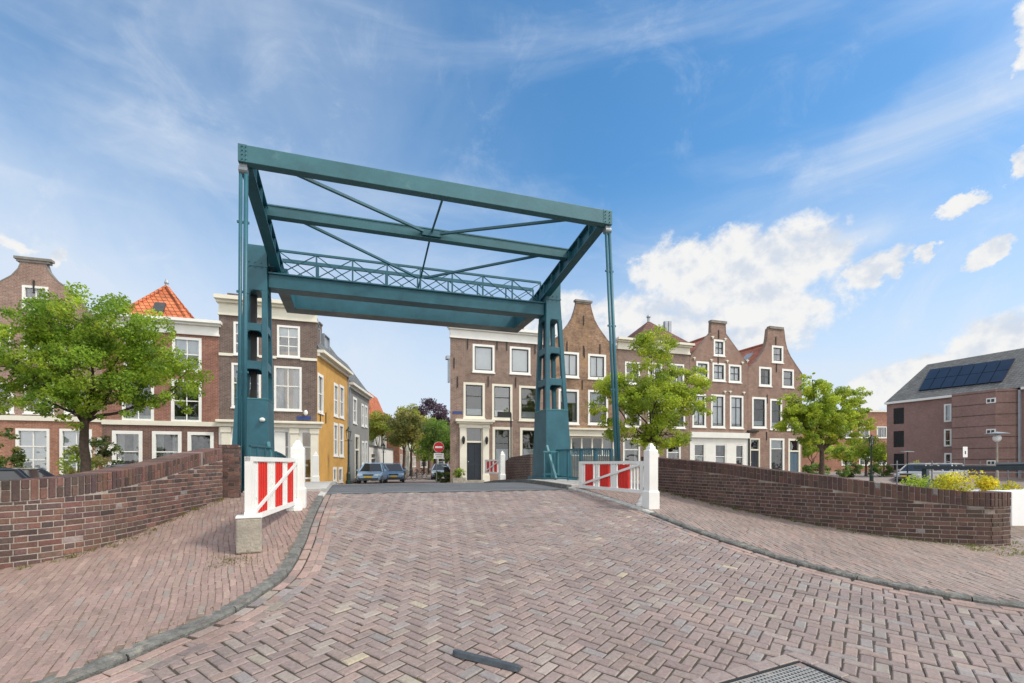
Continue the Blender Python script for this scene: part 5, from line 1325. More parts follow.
tree('tree', 'loose yellow green tree on far quay, right of the bridge', 14.4, 21.3, .2, 2.7,
     [(0, 0, 7.0, 1.1, 1.2, 1.55), (-1.6, 0, 5.2, 1.5, 1.3, 1.1), (1.7, 0, 5.6, 1.5, 1.3, 1.0), (0, -.3, 4.5, 1.7, 1.3, 1.2), (-1.2, .2, 3.3, 1.5, 1.1, .75), (1.1, .2, 3.1, 1.4, 1.0, .75), (2.7, 0, 6.0, .9, .8, .6), (2.6, -.2, 4.7, .9, .8, .8), (-2.7, -.2, 4.4, .9, .8, .8), (0, -.4, 2.5, .9, .8, .5)], 40000, .115, G2, .13, nclump=330, cr=(.26, .5), nb=20)
tree('tree', 'light green tree at right end of the gabled row, thin trunk', 25.9, 21.3, .2, 2.4,
     [(-.6, 0, 5.2, 1.3, 1.2, 1.1), (1.3, 0, 5.0, 1.2, 1.2, 1.05), (.2, 0, 4.0, 1.9, 1.4, .85), (-1.9, 0, 4.0, 1.1, 1.0, .9), (2.9, 0, 4.2, 1.0, .9, .7), (-.9, 0, 6.4, .8, .7, .4), (1.7, 0, 3.1, 1.1, .9, .6), (-.8, -.3, 3.0, 1.2, .9, .5), (2.6, 0, 5.4, .8, .8, .7), (-2.2, 0, 5.0, .7, .8, .6)], 38000, .115, G2, .14, nclump=310, cr=(.25, .5), nb=18)
def st(k, off): 
    v = Vector((SO[0], SO[1], 0))+SD*k+SN*off; return v.x, v.y
def px_at(px, y): return at(px, HY, y).x
OL = [(.20, .22, .06), (.15, .17, .05), (.25, .25, .07)]; YG = [(.28, .32, .045), (.23, .28, .04), (.33, .35, .05)]; PU = [(.10, .06, .085), (.13, .075, .10), (.08, .06, .075)]; DG = [(.13, .23, .04), (.17, .28, .05), (.10, .18, .035)]
LO = [(.24, .28, .05), (.28, .29, .06), (.18, .23, .045)]
tree('tree', 'small olive brown tree beside the parked cars in the side street', px_at(404, 46), 46, 0, 2.6, [(0, 0, 4.5, 1.5, 1.4, 1.5), (-.6, 0, 3.7, 1.1, 1.1, .9), (.7, 0, 5.6, .9, .9, .8)], 4200, .24, OL, .13, nclump=40)
tree('tree', 'bright lime green tree behind the olive tree in the side street', px_at(411, 58), 58, 0, 3.0, [(0, 0, 6.5, 2.0, 1.8, 1.8), (1.3, 0, 4.6, 1.5, 1.3, 1.6), (-1.0, 0, 5.2, 1.3, 1.2, 1.3)], 6500, .24, YG, .16, nclump=60)
tree('tree', 'dark green leafy street tree behind the no entry sign', px_at(435, 49), 49, 0, 2.2, [(0, 0, 4.4, 1.4, 1.4, 1.6), (1.1, 0, 3.6, 1.0, 1.1, 1.4), (-.6, 0, 3.2, 1.0, 1.0, 1.0)], 6500, .2, DG+[(.14, .23, .04)], .15, nclump=60)
tree('tree', 'purple leaved tree showing above the green street trees', px_at(429, 66), 66, 0, 4.2, [(0, 0, 8.3, 2.5, 2.4, 1.7), (-1.9, 0, 7.9, 1.5, 1.3, 1.2), (1.9, 0, 7.0, 1.6, 1.5, 1.6)], 6500, .26, PU, .2, nclump=66)
tree('tree', 'bushy yellow green tree leaning over the whitewashed garden wall', px_at(379, 52), 52, 0, 3.0, [(0, 0, 5.6, 1.2, 1.4, 1.2), (.8, .3, 5.0, .9, 1.0, .8), (-.6, -.2, 4.6, .9, 1.0, .7)], 5500, .2, LO, .14, nclump=54)
tree('tree', 'dark street tree at the far right, hard against the corner house', px_at(446, 56), 56, 0, 2.0, [(0, 0, 4.2, 1.2, 1.3, 1.5), (.4, 0, 2.8, 1.1, 1.1, 1.1)], 3600, .22, GD, .15, nclump=40)
h = House('house', 'pale brick house closing the far end of the side street', (px_at(396, 82), 82), (.98, -.2), (-.2, -.98), 0); h.W = 16
ws = [(k, z, k+1.1, z+1.8) for k in (1.2, 4, 6.8, 9.6, 12.4) for z in (.9, 3.6)]
h.wall([(0, -.2), (h.W, -.2), (h.W, 6.2), (0, 6.2)], ws, 8, 'b_pink')
for r in ws: h.window(r, 1, 2)
gutter_roof(h, 6.2, 9.0, 7, 'tile_dark')
tree('tree', 'pale green tree at the far end of side street between trunks', px_at(424, 70), 70, 0, 2.0, [(0, 0, 3.6, 1.6, 1.3, 1.5), (.9, 0, 2.6, 1.2, 1.2, 1.0)], 3000, .24, G1, .14, nclump=36)
for i, (px, y, s_, lab) in enumerate(((812, 40, 1.0, 'small bright green tree in gap right of the blue front door'), (846, 44, .9, 'low yellow green tree under the right quay tree'), (866, 40, 1.05, 'spreading green tree behind the black lantern post'), (884, 52, .8, 'small tree beside the modern block, partly behind the lantern'))):
    tree('tree', lab, px_at(px, y), y, .1, 1.7, [(0, 0, 3.3*s_, 1.6, 1.5, 1.1*s_), (.9, 0, 2.6, 1.2, 1.1, .8), (-1.0, 0, 2.9, 1.1, 1.1, .8)], 2600, .24, G1+YG, .12, nclump=30)
def bush(name, label, x, y, zb, rx, ry, rz_, n, size, cols, cat='bush', group=None, flowers=0, stalks=6):
    root = thing(name, label, cat, (x, y, zb), group)
    cl = []
    for _ in range(26):
        v = Vector((R.uniform(-1, 1), R.uniform(-1, 1), R.uniform(-.95, 1)))
        if v.length > 1: v.normalize()
        cl.append((Vector((x+v.x*rx*.8, y+v.y*ry*.8, zb+rz_+v.z*rz_*.85)), R.uniform(.25, .45)*min(rx, rz_)*1.1))
    b = MB(); leafcloud(b, cl, n, size, cols); b.build('foliage', 'leaf', root)
    b = MB()
    for _ in range(stalks): limb(b, (x+R.uniform(-.1, .1), y+R.uniform(-.1, .1), zb-.05), R.choice(cl)[0], .02, .008, .05, 3)
    b.build('stem', 'bark', root)
    if flowers:
        for _ in range(flowers):
            c, r = R.choice(cl); v = Vector((R.gauss(0, .6), -abs(R.gauss(0, 1))-.2, R.gauss(0, .6))).normalized(); c = c+v*r*1.02; b = MB()
            for k in range(5):
                a = k*1.257; b.add([c, c+Vector((math.cos(a-.5), -.2, math.sin(a-.5)))*.075, c+Vector((math.cos(a), -.4, math.sin(a)))*.10, c+Vector((math.cos(a+.5), -.2, math.sin(a+.5)))*.075], [(0, 1, 2, 3)])
            b.build('flower', 'flower', root)
    return root
bush('rose_bush', 'tall rose bush with white flowers right of the left tree trunk', px_at(105, 26.5), 26.5, .3, .7, .5, 1.35, 2200, .11, GD, flowers=30)
bush('shrub', 'green shrub at the foot of left tree trunk', px_at(84, 25), 25, .2, .8, .5, 1.15, 2000, .12, G1+OL)
bush('shrub', 'tall dark climbing shrub at far left edge beside the front windows', px_at(8, 27.2), 27.2, .3, .55, .4, 1.6, 1700, .13, OL+GD)
bush('shrub', 'low yellowish shrub under the far left ground floor window', px_at(22, 26.6), 26.6, .2, .7, .5, .65, 1200, .12, LO+[(.3, .22, .1)])
YB = [(.50, .47, .03), (.56, .52, .04), (.42, .42, .03), (.33, .37, .035)]
bush('yellow_bush', 'wide yellow green bush behind right brick wall, left of the two', px_at(957, 7.7), 7.7, .1, .62, .4, .70, 3600, .055, YB)
bush('yellow_bush', 'yellow green bush behind near end of the right brick wall', px_at(996, 6.7), 6.7, .1, .42, .36, .66, 2600, .055, YB)
bush('shrub', 'leafy green shrub behind right brick wall, left of the yellow bush', px_at(918, 9.4), 9.4, .1, .45, .4, .62, 1500, .06, G1)
bush('shrub', 'low green planting between square rail post and yellow bush', px_at(940, 9.0), 9.0, .1, .5, .4, .66, 1600, .06, LO+G1)
for i, (px, y, lab) in enumerate(((816, 33, 'low dark hedge plant left of the right quay tree'), (850, 33, 'low dark hedge plant between right quay tree and the lantern'), (880, 36, 'low hedge plant before the modern block'))):
    bush('hedge_plant', lab, px_at(px, y), y, .1, 1.9, .6, .75, 1700, .16, GD+DG)
bush('shrub', 'small leafy sapling planted before the dark louvres', px_at(913, 26), 26, .1, .5, .4, 1.0, 500, .12, LO, cat='plant')
bush('potted_plant', 'green potted plant beside the cream framed front door', px_at(459, 27.6), 27.6, .65, .35, .3, .35, 500, .1, GD+G1, cat='plant')
bush('shrub', 'dark green bush round the foot of the no entry sign', px_at(443, 30.5), 30.5, .3, .7, .5, .42, 900, .12, GD, cat='bush')
# ================================================================== STREET FURNITURE
def lantern_post(H):
    r = thing('street_lantern', '', 'street lamp')
    b = MB(); b.lathe((0, 0, 0), [(.17, 0), (.17, .18), (.12, .22), (.12, .62), (.08, .7), (.07, 1.0), (.05, 1.1), (.045, H-.75), (.07, H-.72), (.04, H-.66)], 12); b.bar((-.22, 0, H-.78), (.22, 0, H-.78), .03, .03); b.build('post', 'greeniron', r, smooth=False)
    b = MB()
    for k in range(6):
        a = k*math.pi/3+.5; b.bar((.09*math.cos(a), .09*math.sin(a), H-.66), (.17*math.cos(a), .17*math.sin(a), H-.2), .02, .02)
    b.lathe((0, 0, 0), [(.20, H-.2), (.16, H-.14), (.10, H-.06), (.05, H-.04), (.05, H), (.02, H+.08)], 6); head = b.build('lantern', 'greeniron', r)
    b = MB(); b._lathe((0, 0, 0), [(.085, H-.65), (.165, H-.2)], 6, 0); b.build('glass', 'lampglass', head); return r
L0 = lantern_post(3.35); x, y = px_at(348.5, 30.5), 30.5; L0.location = (x, y, .35); tag(L0, 'dark green lantern post at corner of the yellow house', group='street lanterns')
L1 = copy_tree(L0); y = 46; L1.location = (px_at(383.4, y), y, .03); tag(L1, 'lantern post farther down the side street, behind parked cars')
L2 = copy_tree(L0); y = 24; L2.location = (px_at(871.5, y), y, .12); tag(L2, 'black lantern post standing right of the right quay tree')
y = 19.5; m = thing('lamp_post', 'modern lamp post with flat disc and white globe before the brick block', 'street lamp', (px_at(997, y), y, .15))
x = m.location.x; ztop = at(997, 431.5, y).z
b = MB(); b.lathe((x, y, .1), [(.09, 0), (.09, .9), (.06, 1.0), (.05, ztop-.75)], 12); b.build('post', 'concrete', m)
b = MB(); b.lathe((x, y, ztop-.65), [(.08, 0), (.2, .12), (.22, .28), (.14, .42), (.05, .46)], 12); b.build('globe', 'panelwhite', m, smooth=True); b = MB(); b.lathe((x, y, ztop-.2), [(.05, 0), (.58, .05), (.58, .08), (.05, .18)], 20); b.build('disc', 'zinc', m)
y = 24; x = px_at(907.5, y); zt = at(907, 452, y).z; m = thing('lamp_post', 'thin lamp post with flat crossbar before the dark louvres', 'street lamp', (x, y, .15))
b = MB(); b.tube([(x, y, .1), (x, y, zt)], .045, 8); b.build('post', 'iron', m); b = MB(); b.box(x-.5, y-.12, zt, x+.5, y+.12, zt+.06); b.build('crossbar', 'zinc', m)
# signs
y = 30; x = px_at(438.6, y)
m = thing('no_entry_sign', 'round red no entry sign with white plate below at street mouth', 'road sign', (x+.0, y, .4))
zc = at(437.6, 447.2, y).z; b = MB(); b.tube([(x-.12, y, .35), (x-.12, y, zc+.2)], .03, 8); b.build('pole', 'steel', m)
b = MB(); b.tube([(x, y-.05, zc), (x, y-.075, zc)], .315, 28); d_ = b.build('disc', 'signred', m); b = MB(); b.box(x-.22, y-.085, zc-.055, x+.22, y-.077, zc+.055); b.build('white_bar', 'signwhite', d_)
b = MB(); b.tube([(x, y-.045, zc), (x, y-.06, zc)], .335, 28); b.build('rim', 'signwhite', d_)
b = MB(); b.box(x-.31, y-.07, zc-.72, x+.31, y-.05, zc-.37); pl = b.build('plate', 'signwhite', m)
for k, (wd_, zz) in enumerate(((.22, -.47), (.17, -.6))):
    b = MB(); b.box(x-wd_, y-.076, zc+zz-.022, x+wd_, y-.071, zc+zz+.022); b.build('text_line', 'grey_render', pl)
y = 22; x = px_at(964.3, y); zc = at(964.3, 452, y).z; m = thing('road_sign', 'white rectangular sign with dark symbol on thin pole before brick block', 'road sign', (x, y, .15))
b = MB(); b.tube([(x, y, .1), (x, y, zc+.3)], .03, 8); b.build('pole', 'steel', m); b = MB(); b.box(x-.23, y-.06, zc-.36, x+.23, y-.04, zc+.36); pl = b.build('plate', 'signwhite', m)
b = MB(); b.box(x-.05, y-.066, zc-.15, x+.05, y-.061, zc+.05); b.lathe((x, y-.063, zc+.06), [(.05, 0), (.05, .01)], 8); b.build('symbol', 'iron', pl)
y = 27.4; x = px_at(511, y); zt = at(511, 413.5, y).z; m = thing('sign_post', 'dark post with horizontal name board arm before the corner house', 'sign', (x, y, .5))
b = MB(); b.tube([(x, y, .4), (x, y, zt)], .045, 8); b.build('post', 'iron', m); b = MB(); xa = px_at(497.5, y); b.box(xa, y-.03, zt-.22, x, y+.03, zt+.08); b.build('name_board', 'iron', m)
# grey waterside rail, fence, white cabinet on the right
m = thing('steel_rail', 'dark steel rail with square post behind the yellow bushes', 'railing', (13.9, 10, .2))
p0 = at(925.5, 467.5, 11.0); p1 = hit(1023, 467.2, p0, (.93, .36, 0)) if False else Vector((p0.x+1.3, 7.4, p0.z+.0))
b = MB(); b.bar(p0-Vector((.1, -.25, 0)), Vector((16.9, 6.0, p0.z)), .12, .11); b.build('top_rail', 'darkrail', m)
b = MB(); b.box(p0.x-.07, p0.y-.07, .1, p0.x+.07, p0.y+.07, p0.z-.05); b.build('post', 'darkrail', m)
m = thing('awning_beam', 'thick dark grey beam with pale top at the right edge', 'beam', (17.5, 8.0, .2))
q0, q1 = at(1001, 466.5, 9.5), at(1050, 466, 8.2)
b = MB(); b.bar(q0, q1, .3, .12); b.build('beam', 'darkrail', m); b = MB(); b.bar(q0+Vector((0, 0, .09)), q1+Vector((0, 0, .09)), .34, .055); b.build('top_cover', 'zinc', m); b = MB(); b.box(q1.x-.2, q1.y-.05, .1, q1.x-.05, q1.y+.1, q1.z-.06); b.build('post', 'darkrail', m)
m = thing('white_cabinet', 'white sheet metal box with dark base beyond the near wall end', 'cabinet', (11.9, 5.75, .15))
c0 = at(1011, 491, 5.9); b = MB(); b.box(c0.x+.03, 5.9, .35, c0.x+2.2, 6.3, 1.05); b.build('body', 'panelwhite', m, bevel=.01); b = MB(); b.box(c0.x+.05, 5.93, .1, c0.x+2.1, 6.25, .347); b.build('base', 'darkrail', m)
m = thing('metal_fence', 'thin pale metal fence along the far right quay', 'fence', (px_at(930, 24), 24, .1))
for px in (897, 932, 980, 1008, 1040):
    b = MB(); x = px_at(px, 23); b.bar((x, 23, .1), (x, 23, 1.75), .06, .06, (0, 1, 0)); b.build('post', 'steel', m)
for z in (1.5, .9):
    b = MB(); b.bar((px_at(890, 23), 23, z), (px_at(1060, 23), 23, z), .04, .05); b.build('rail', 'steel', m)
for px, zt_ in ((842, 455),):
    pass
m = thing('low_fence', 'low dark iron fence before the orange brick ground floor', 'fence', (px_at(62, 26), 26, .2))
b = MB(); xa, xb = px_at(30, 25.8), px_at(98, 25.8)
for x in fr(xa, xb, .16): b.bar((x, 25.8, .2), (x, 25.8, 1.0), .025, .025, (0, 1, 0))
b.build('pickets', 'iron', m); b = MB(); b.bar((xa, 25.8, 1.0), (xb, 25.8, 1.0), .04, .05); b.bar((xa, 25.8, .35), (xb, 25.8, .35), .03, .04); b.build('rails', 'iron', m)
# planter boxes by the door
m = thing('planter_box', 'pale planter box beside the cream framed front door', 'planter', (px_at(459, 27.6), 27.6, .4)); x = px_at(459, 27.6)
b = MB(); b.box(x-.4, 27.4, .35, x+.4, 27.85, .75); b.build('box', 'concrete', m, bevel=.02)
# ================================================================== CARS
def make_car(paint, L=4.2, W=1.72, H=1.46, hatch=True):
    r = thing('parked_car', '', 'car')
    # stations along the length: x, bottom z, belt z, half width at sill, at belt, roof z, roof half width
    st_ = [(-L/2, .42, .62, .62, .66), (-L/2+.12, .30, .72, .78, .80), (-L/2+.9, .24, .84, .84, .85), (-L/2+1.15, .24, .90, .85, .86), (0, .22, .93, .86, .86), (L/2-1.0, .24, .95, .85, .85), (L/2-.3, .28, .94, .82, .82), (L/2-.06, .36, .86, .76, .76), (L/2, .45, .70, .68, .7)]
    b = MB(); n = len(st_); k = W/1.72; V = []
    for x, zb_, zt_, ws, wb in st_:
        for y, z in ((-ws*.9, zb_), (-ws, zb_+.1), (-wb*1.0, (zb_+zt_)/2+.05), (-wb*.97, zt_-.03), (-wb*.80, zt_), (wb*.80, zt_), (wb*.97, zt_-.03), (wb, (zb_+zt_)/2+.05), (ws, zb_+.1), (ws*.9, zb_)): V.append((x, y*k, z))
    fs = []
    for i in range(n-1):
        for j in range(10): fs.append((i*10+j, i*10+(j+1) % 10, (i+1)*10+(j+1) % 10, (i+1)*10+j))
    fs += [tuple(range(10))[::-1], tuple((n-1)*10+j for j in range(10))]
    b.add(V, fs)
    # roof and pillars
    x0, x1, x2, x3 = -L/2+1.05, -L/2+1.75, L/2-.75, L/2-.18
    zb_ = .9; wr = .58*k; wb = .80*k
    def pil(p, q, w=.07): b.bar(p, q, w, w)
    roof = [(x1, -wr), (x2, -wr), (x2, wr), (x1, wr)]
    b.add([(x, y, H-.05) for x, y in roof]+[(x1+.25, -wr*.86, H), (x2-.2, -wr*.86, H), (x2-.2, wr*.86, H), (x1+.25, wr*.86, H)], [(0, 1, 5, 4), (1, 2, 6, 5), (2, 3, 7, 6), (3, 0, 4, 7), (4, 5, 6, 7), (3, 2, 1, 0)])
    for s_ in (-1, 1):
        pil((x0, s_*wb, zb_), (x1, s_*wr, H-.06)); pil((x3, s_*wb, zb_), (x2, s_*wr, H-.06), .12); pil((.25, s_*wb, zb_), (.2, s_*wr, H-.06), .09); pil((x1, s_*wr, H-.06), (x2, s_*wr, H-.06), .06)
    b.build('body', paint, r, smooth=False, bevel=.015)
    q = MB(); i = .01
    q.add([(x0+.03, -wb+.05, zb_), (x1, -wr+.03, H-.07), (x1, wr-.03, H-.07), (x0+.03, wb-.05, zb_)], [(0, 1, 2, 3)]); q.build('windscreen', 'darkglass', r)
    q = MB(); q.add([(x3, -wb+.05, zb_), (x2, -wr+.03, H-.07), (x2, wr-.03, H-.07), (x3, wb-.05, zb_)], [(0, 3, 2, 1)]); q.build('rear_window', 'darkglass', r)
    for s_ in (-1, 1):
        q = MB(); q.add([(x0+.08, s_*wb, zb_), (x1+.03, s_*(wr+.005), H-.08), (x2-.03, s_*(wr+.005), H-.08), (x3-.08, s_*wb, zb_)], [(0, 1, 2, 3)]); q.build('side_window', 'darkglass', r)
        q = MB(); q.obox((x0+.25, s_*(wb+.14), zb_+.07), (.06, .02, 0), (0, .09, 0), (0, 0, .06)); q.build('mirror', paint, r)
        q = MB(); q.obox((-L/2+.12, s_*.6*k, .66), (.05, 0, 0), (0, .15, 0), (0, 0, .07)); q.build('headlight', 'signwhite', r)
        q = MB(); q.obox((L/2-.05, s_*.62*k, .78), (.04, 0, 0), (0, .08, 0), (0, 0, .11)); q.build('tail_light', 'signred', r)
        for x in (-L/2+.78, L/2-.78):
            q = MB(); y = s_*(W/2-.1); q.tube([(x, y-.1, .31), (x, y-.085, .31), (x, y+.085, .31), (x, y+.1, .31)], [.27, .31, .31, .27], 20); w = q.build('wheel', 'rubber', r); q = MB(); q.tube([(x, y+s_*.095, .31), (x, y+s_*.108, .31)], [.2, .17], 14); q.build('rim', 'chrome', w)
    for x, s_ in ((-L/2-.005, -1), (L/2+.0, 1)):
        q = MB(); q.obox((x, 0, .52), (.012, 0, 0), (0, .26, 0), (0, 0, .055)); q.build('number_plate', 'plate', r)
    q = MB(); q.obox((-L/2+.05, 0, .66), (.06, 0, 0), (0, .36, 0), (0, 0, .045)); q.build('grille', 'iron', r)
    q = MB(); q.obox((-L/2+.03, 0, .40), (.09, 0, 0), (0, .66*k, 0), (0, 0, .05)); q.build('bumper', 'darkframe', r)
    return r
M['darkglass'] = mat('car_glass', (.02, .025, .03), .05, var=.1, spec=.8)
def put_car(col, nm, label, x, y, z, rot, **kw):
    c = make_car(car_paint(nm, col), **kw); c.location = (x, y, z); c.rotation_euler = (0, 0, rot); tag(c, label, group='parked cars'); return c
a_s = math.atan2(SD.y, SD.x)
y = 36.5; put_car((.36, .55, .76), 'light_blue_paint', 'light blue car with yellow plate parked facing us below the grey house', px_at(373, y), y, .12, a_s+.02, L=3.9, H=1.5)
y = 39.8; put_car((.20, .35, .55), 'blue_grey_paint', 'blue grey car parked behind the light blue one in side street', px_at(391, y)+.1, y, .07, a_s+math.pi*.06, L=4.3, H=1.52)
y = 47; put_car((.30, .38, .48), 'pale_blue_paint', 'pale blue car farther down, right of the no entry sign', px_at(441, y), y, .04, a_s, H=1.5)
put_car((.012, .018, .035), 'dark_blue_paint', 'dark blue car half out of frame behind the left brick wall', px_at(-26, 19.3), 19.3, -.02, 0.0, H=1.47)
put_car((.22, .24, .27), 'silver_grey_paint', 'silver grey car showing only its roof behind the left brick wall', px_at(122, 21.5), 22.3, .08, 0.03, H=1.48, L=4.4)
y = 25; put_car((.42, .43, .44), 'white_car_paint', 'grey white car parked by the modern block behind the thin fence', px_at(926, y), y+.5, .1, .2, H=1.5)
y = 25.5; put_car((.5, .52, .54), 'pale_grey_paint', 'pale grey car parked by the modern block below the white sign', px_at(952, y), y+.5, .1, .2, H=1.5)
# bicycles along the side street, one scooter
def make_bike():
    r = thing('bicycle', '', 'bicycle')
    for x in (-.53, .53):
        b = MB(); pts = [(x+.33*math.cos(a), 0, .34+.33*math.sin(a)) for a in [k*math.pi/9 for k in range(19)]]; b.tube(pts, .022, 5, cap=False); w = b.build('wheel', 'iron', r)
    b = MB()
    for p, q in (((-.53, 0, .34), (-.1, 0, .3)), ((-.53, 0, .34), (-.2, 0, .82)), ((-.1, 0, .3), (-.22, 0, .9)), ((-.1, 0, .3), (.38, 0, .82)), ((-.2, 0, .8), (.36, 0, .86)), ((.53, 0, .34), (.36, 0, 1.0))): b.tube([p, q], .018, 6)
    b.build('frame', 'iron', r); b = MB(); b.tube([(.25, -.28, 1.04), (.36, 0, 1.0), (.25, .28, 1.04)], .016, 6); b.build('handlebar', 'chrome', r); b = MB(); b.obox((-.24, 0, .93), (.13, 0, 0), (0, .08, 0), (0, 0, .03)); b.build('saddle', 'rubber', r); return r
bk = make_bike()
for i, (px, y) in enumerate(((409, 44), (414, 46.5), (419, 49), (424, 52))):
    o = bk if i == 0 else copy_tree(bk); o.location = (px_at(px, y), y, .03); o.rotation_euler = (R.uniform(-.1, .1), 0, R.uniform(-.5, .5)); tag(o, 'dark bicycle parked along the side street below the trees', group='bicycles in the side street')
sc_ = thing('scooter', 'dark motor scooter parked at corner house, right of the sign', 'scooter', (px_at(447.5, 31.5), 31.5, .33)); x, y, z = sc_.location
for dx in (-.5, .5):
    b = MB(); b.tube([(x+dx*.35-.05, y+dx, z+.24), (x+dx*.35+.05, y+dx, z+.24)], .23, 16); b.build('wheel', 'rubber', sc_)
b = MB(); b.obox((x+.1, y+.35, z+.55), (.14, 0, 0), (.1, .38, 0), (0, 0, .2)); b.obox((x-.12, y-.32, z+.65), (.18, 0, 0), (0, .05, .0), (0, .06, .35)); b.obox((x, y, z+.3), (.14, 0, 0), (.1, .4, 0), (0, 0, .05)); b.build('body', 'iron', sc_, bevel=.05)
b = MB(); b.obox((x+.1, y+.32, z+.8), (.13, 0, 0), (.1, .36, 0), (0, 0, .05)); b.build('seat', 'rubber', sc_, bevel=.03); b = MB(); b.tube([(x-.4, y-.2, z+1.08), (x-.13, y-.34, z+1.02), (x+.14, y-.2, z+1.08)], .02, 6); b.build('handlebar', 'chrome', sc_)
# ================================================================== SKY, SUN, CAMERA
SUN_AZ = math.atan2(.84, -.54); SUN_EL = math.radians(50)          # from the right and a little behind us
sd_ = Vector((math.sin(SUN_AZ)*math.cos(SUN_EL), math.cos(SUN_AZ)*math.cos(SUN_EL), math.sin(SUN_EL)))
sl = bpy.data.lights.new('sun', 'SUN'); sl.energy = 2.0; sl.angle = math.radians(9.0); sl.color = (1, .94, .84)
so = bpy.data.objects.new('sun', sl); COL.objects.link(so); so.rotation_euler = sd_.to_track_quat('Z', 'Y').to_euler()
W = bpy.data.worlds.new('World'); S.world = W; W.use_nodes = True; nt = W.node_tree
bg = nt.nodes['Background']; out = nt.nodes['World Output']
sky = nd(nt, 'ShaderNodeTexSky', sky_type='NISHITA'); sky.sun_disc = False; sky.sun_elevation = SUN_EL; sky.sun_rotation = SUN_AZ
sky.air_density = 1.0; sky.dust_density = .6; sky.ozone_density = 4.0; sky.altitude = 0
SKYS = .14
hs = nd(nt, 'ShaderNodeHueSaturation'); hs.inputs['Saturation'].default_value = 1.22; hs.inputs['Hue'].default_value = .491; lk(nt, sky.outputs[0], hs.inputs['Color'])
lk(nt, hs.outputs[0], bg.inputs[0]); bg.inputs[1].default_value = SKYS
tc = nd(nt, 'ShaderNodeTexCoord'); sp = nd(nt, 'ShaderNodeSeparateXYZ'); lk(nt, tc.outputs['Generated'], sp.inputs[0])
def mth(op, a, b=None, c=None, clamp=False):
    n = nd(nt, 'ShaderNodeMath', operation=op); n.use_clamp = clamp
    for i, v in enumerate((a, b, c)):
        if v is None: continue
        if hasattr(v, 'links') or hasattr(v, 'is_linked'): lk(nt, v, n.inputs[i])
        else: n.inputs[i].default_value = v
    return n.outputs[0]
X, Y, Z = sp.outputs
az0 = mth('ARCTAN2', X, Y); hor = mth('SQRT', mth('ADD', mth('MULTIPLY', X, X), mth('MULTIPLY', Y, Y))); el0 = mth('DIVIDE', Z, mth('MAXIMUM', hor, .02))
cb0 = nd(nt, 'ShaderNodeCombineXYZ'); lk(nt, az0, cb0.inputs[0]); lk(nt, el0, cb0.inputs[1])
def warp(scale, amt, seed):
    n = nd(nt, 'ShaderNodeTexNoise'); n.inputs['Scale'].default_value = scale; n.inputs['Detail'].default_value = 6; n.inputs['Roughness'].default_value = .6
    m_ = nd(nt, 'ShaderNodeMapping'); m_.inputs['Location'].default_value = (seed, seed*.7, 0); lk(nt, cb0.outputs[0], m_.inputs[0]); lk(nt, m_.outputs[0], n.inputs['Vector'])
    return mth('MULTIPLY', mth('SUBTRACT', n.outputs[0], .5), amt)
az = mth('ADD', az0, warp(16, .11, 3.1)); el = mth('ADD', el0, warp(16, .07, 8.3))
def azel(px, py):
    d = ray(px, py); return math.atan2(d.x, d.y), d.z/math.hypot(d.x, d.y)
def noise(vec, scale, detail, rough, dist=0):
    n = nd(nt, 'ShaderNodeTexNoise'); n.inputs['Scale'].default_value = scale; n.inputs['Detail'].default_value = detail; n.inputs['Roughness'].default_value = rough; n.inputs['Distortion'].default_value = dist
    lk(nt, vec, n.inputs['Vector']); return n.outputs[0]
cb = cb0
n_big = mth('ADD', mth('MULTIPLY', noise(cb.outputs[0], 11, 9, .58, .35), .66), mth('MULTIPLY', noise(cb.outputs[0], 31, 8, .62, .3), .34))
def blob(px, py, rx, ry, tilt=0):
    a0, e0 = azel(px, py); a1 = azel(px+rx, py)[0]-a0; e1_ = azel(px, py-ry)[1]-e0
    da = mth('SUBTRACT', az, a0); de = mth('SUBTRACT', el, e0)
    if tilt: de = mth('SUBTRACT', de, mth('MULTIPLY', da, tilt))
    u = mth('DIVIDE', da, a1); v = mth('DIVIDE', de, e1_)
    return mth('SUBTRACT', 1, mth('ADD', mth('MULTIPLY', u, u), mth('MULTIPLY', v, v)))
BL_ = [(748, 262, 125, 42, 0), (690, 270, 70, 38, 0), (690, 318, 160, 48, 0), (770, 325, 90, 30, 0), (600, 325, 100, 36, 0), (875, 266, 36, 20, .5), (925, 252, 14, 10, .3), (962, 206, 29, 11, .3), (988, 254, 27, 11, .1), (1019, 163, 22, 16, 0), (985, 352, 125, 36, .4), (905, 385, 80, 22, .2), (612, 318, 60, 30, 0), (12, 246, 22, 10, 0), (58, 256, 12, 9, 0), (790, 312, 60, 22, 0), (1040, 30, 30, 40, 0), (1120, 320, 120, 50, 0)]
dens = None
for q in BL_:
    v = blob(*q); dens = v if dens is None else mth('MAXIMUM', dens, v)
dens = mth('MINIMUM', mth('MAXIMUM', dens, -1.6), .75)
d1_ = mth('ADD', mth('MULTIPLY', dens, 1.15), mth('MULTIPLY', mth('SUBTRACT', n_big, .50), 4.2))
mr = nd(nt, 'ShaderNodeMapRange', interpolation_type='SMOOTHSTEP'); mr.inputs[1].default_value = -.15; mr.inputs[2].default_value = .7; lk(nt, d1_, mr.inputs[0])
cum = mr.outputs[0]
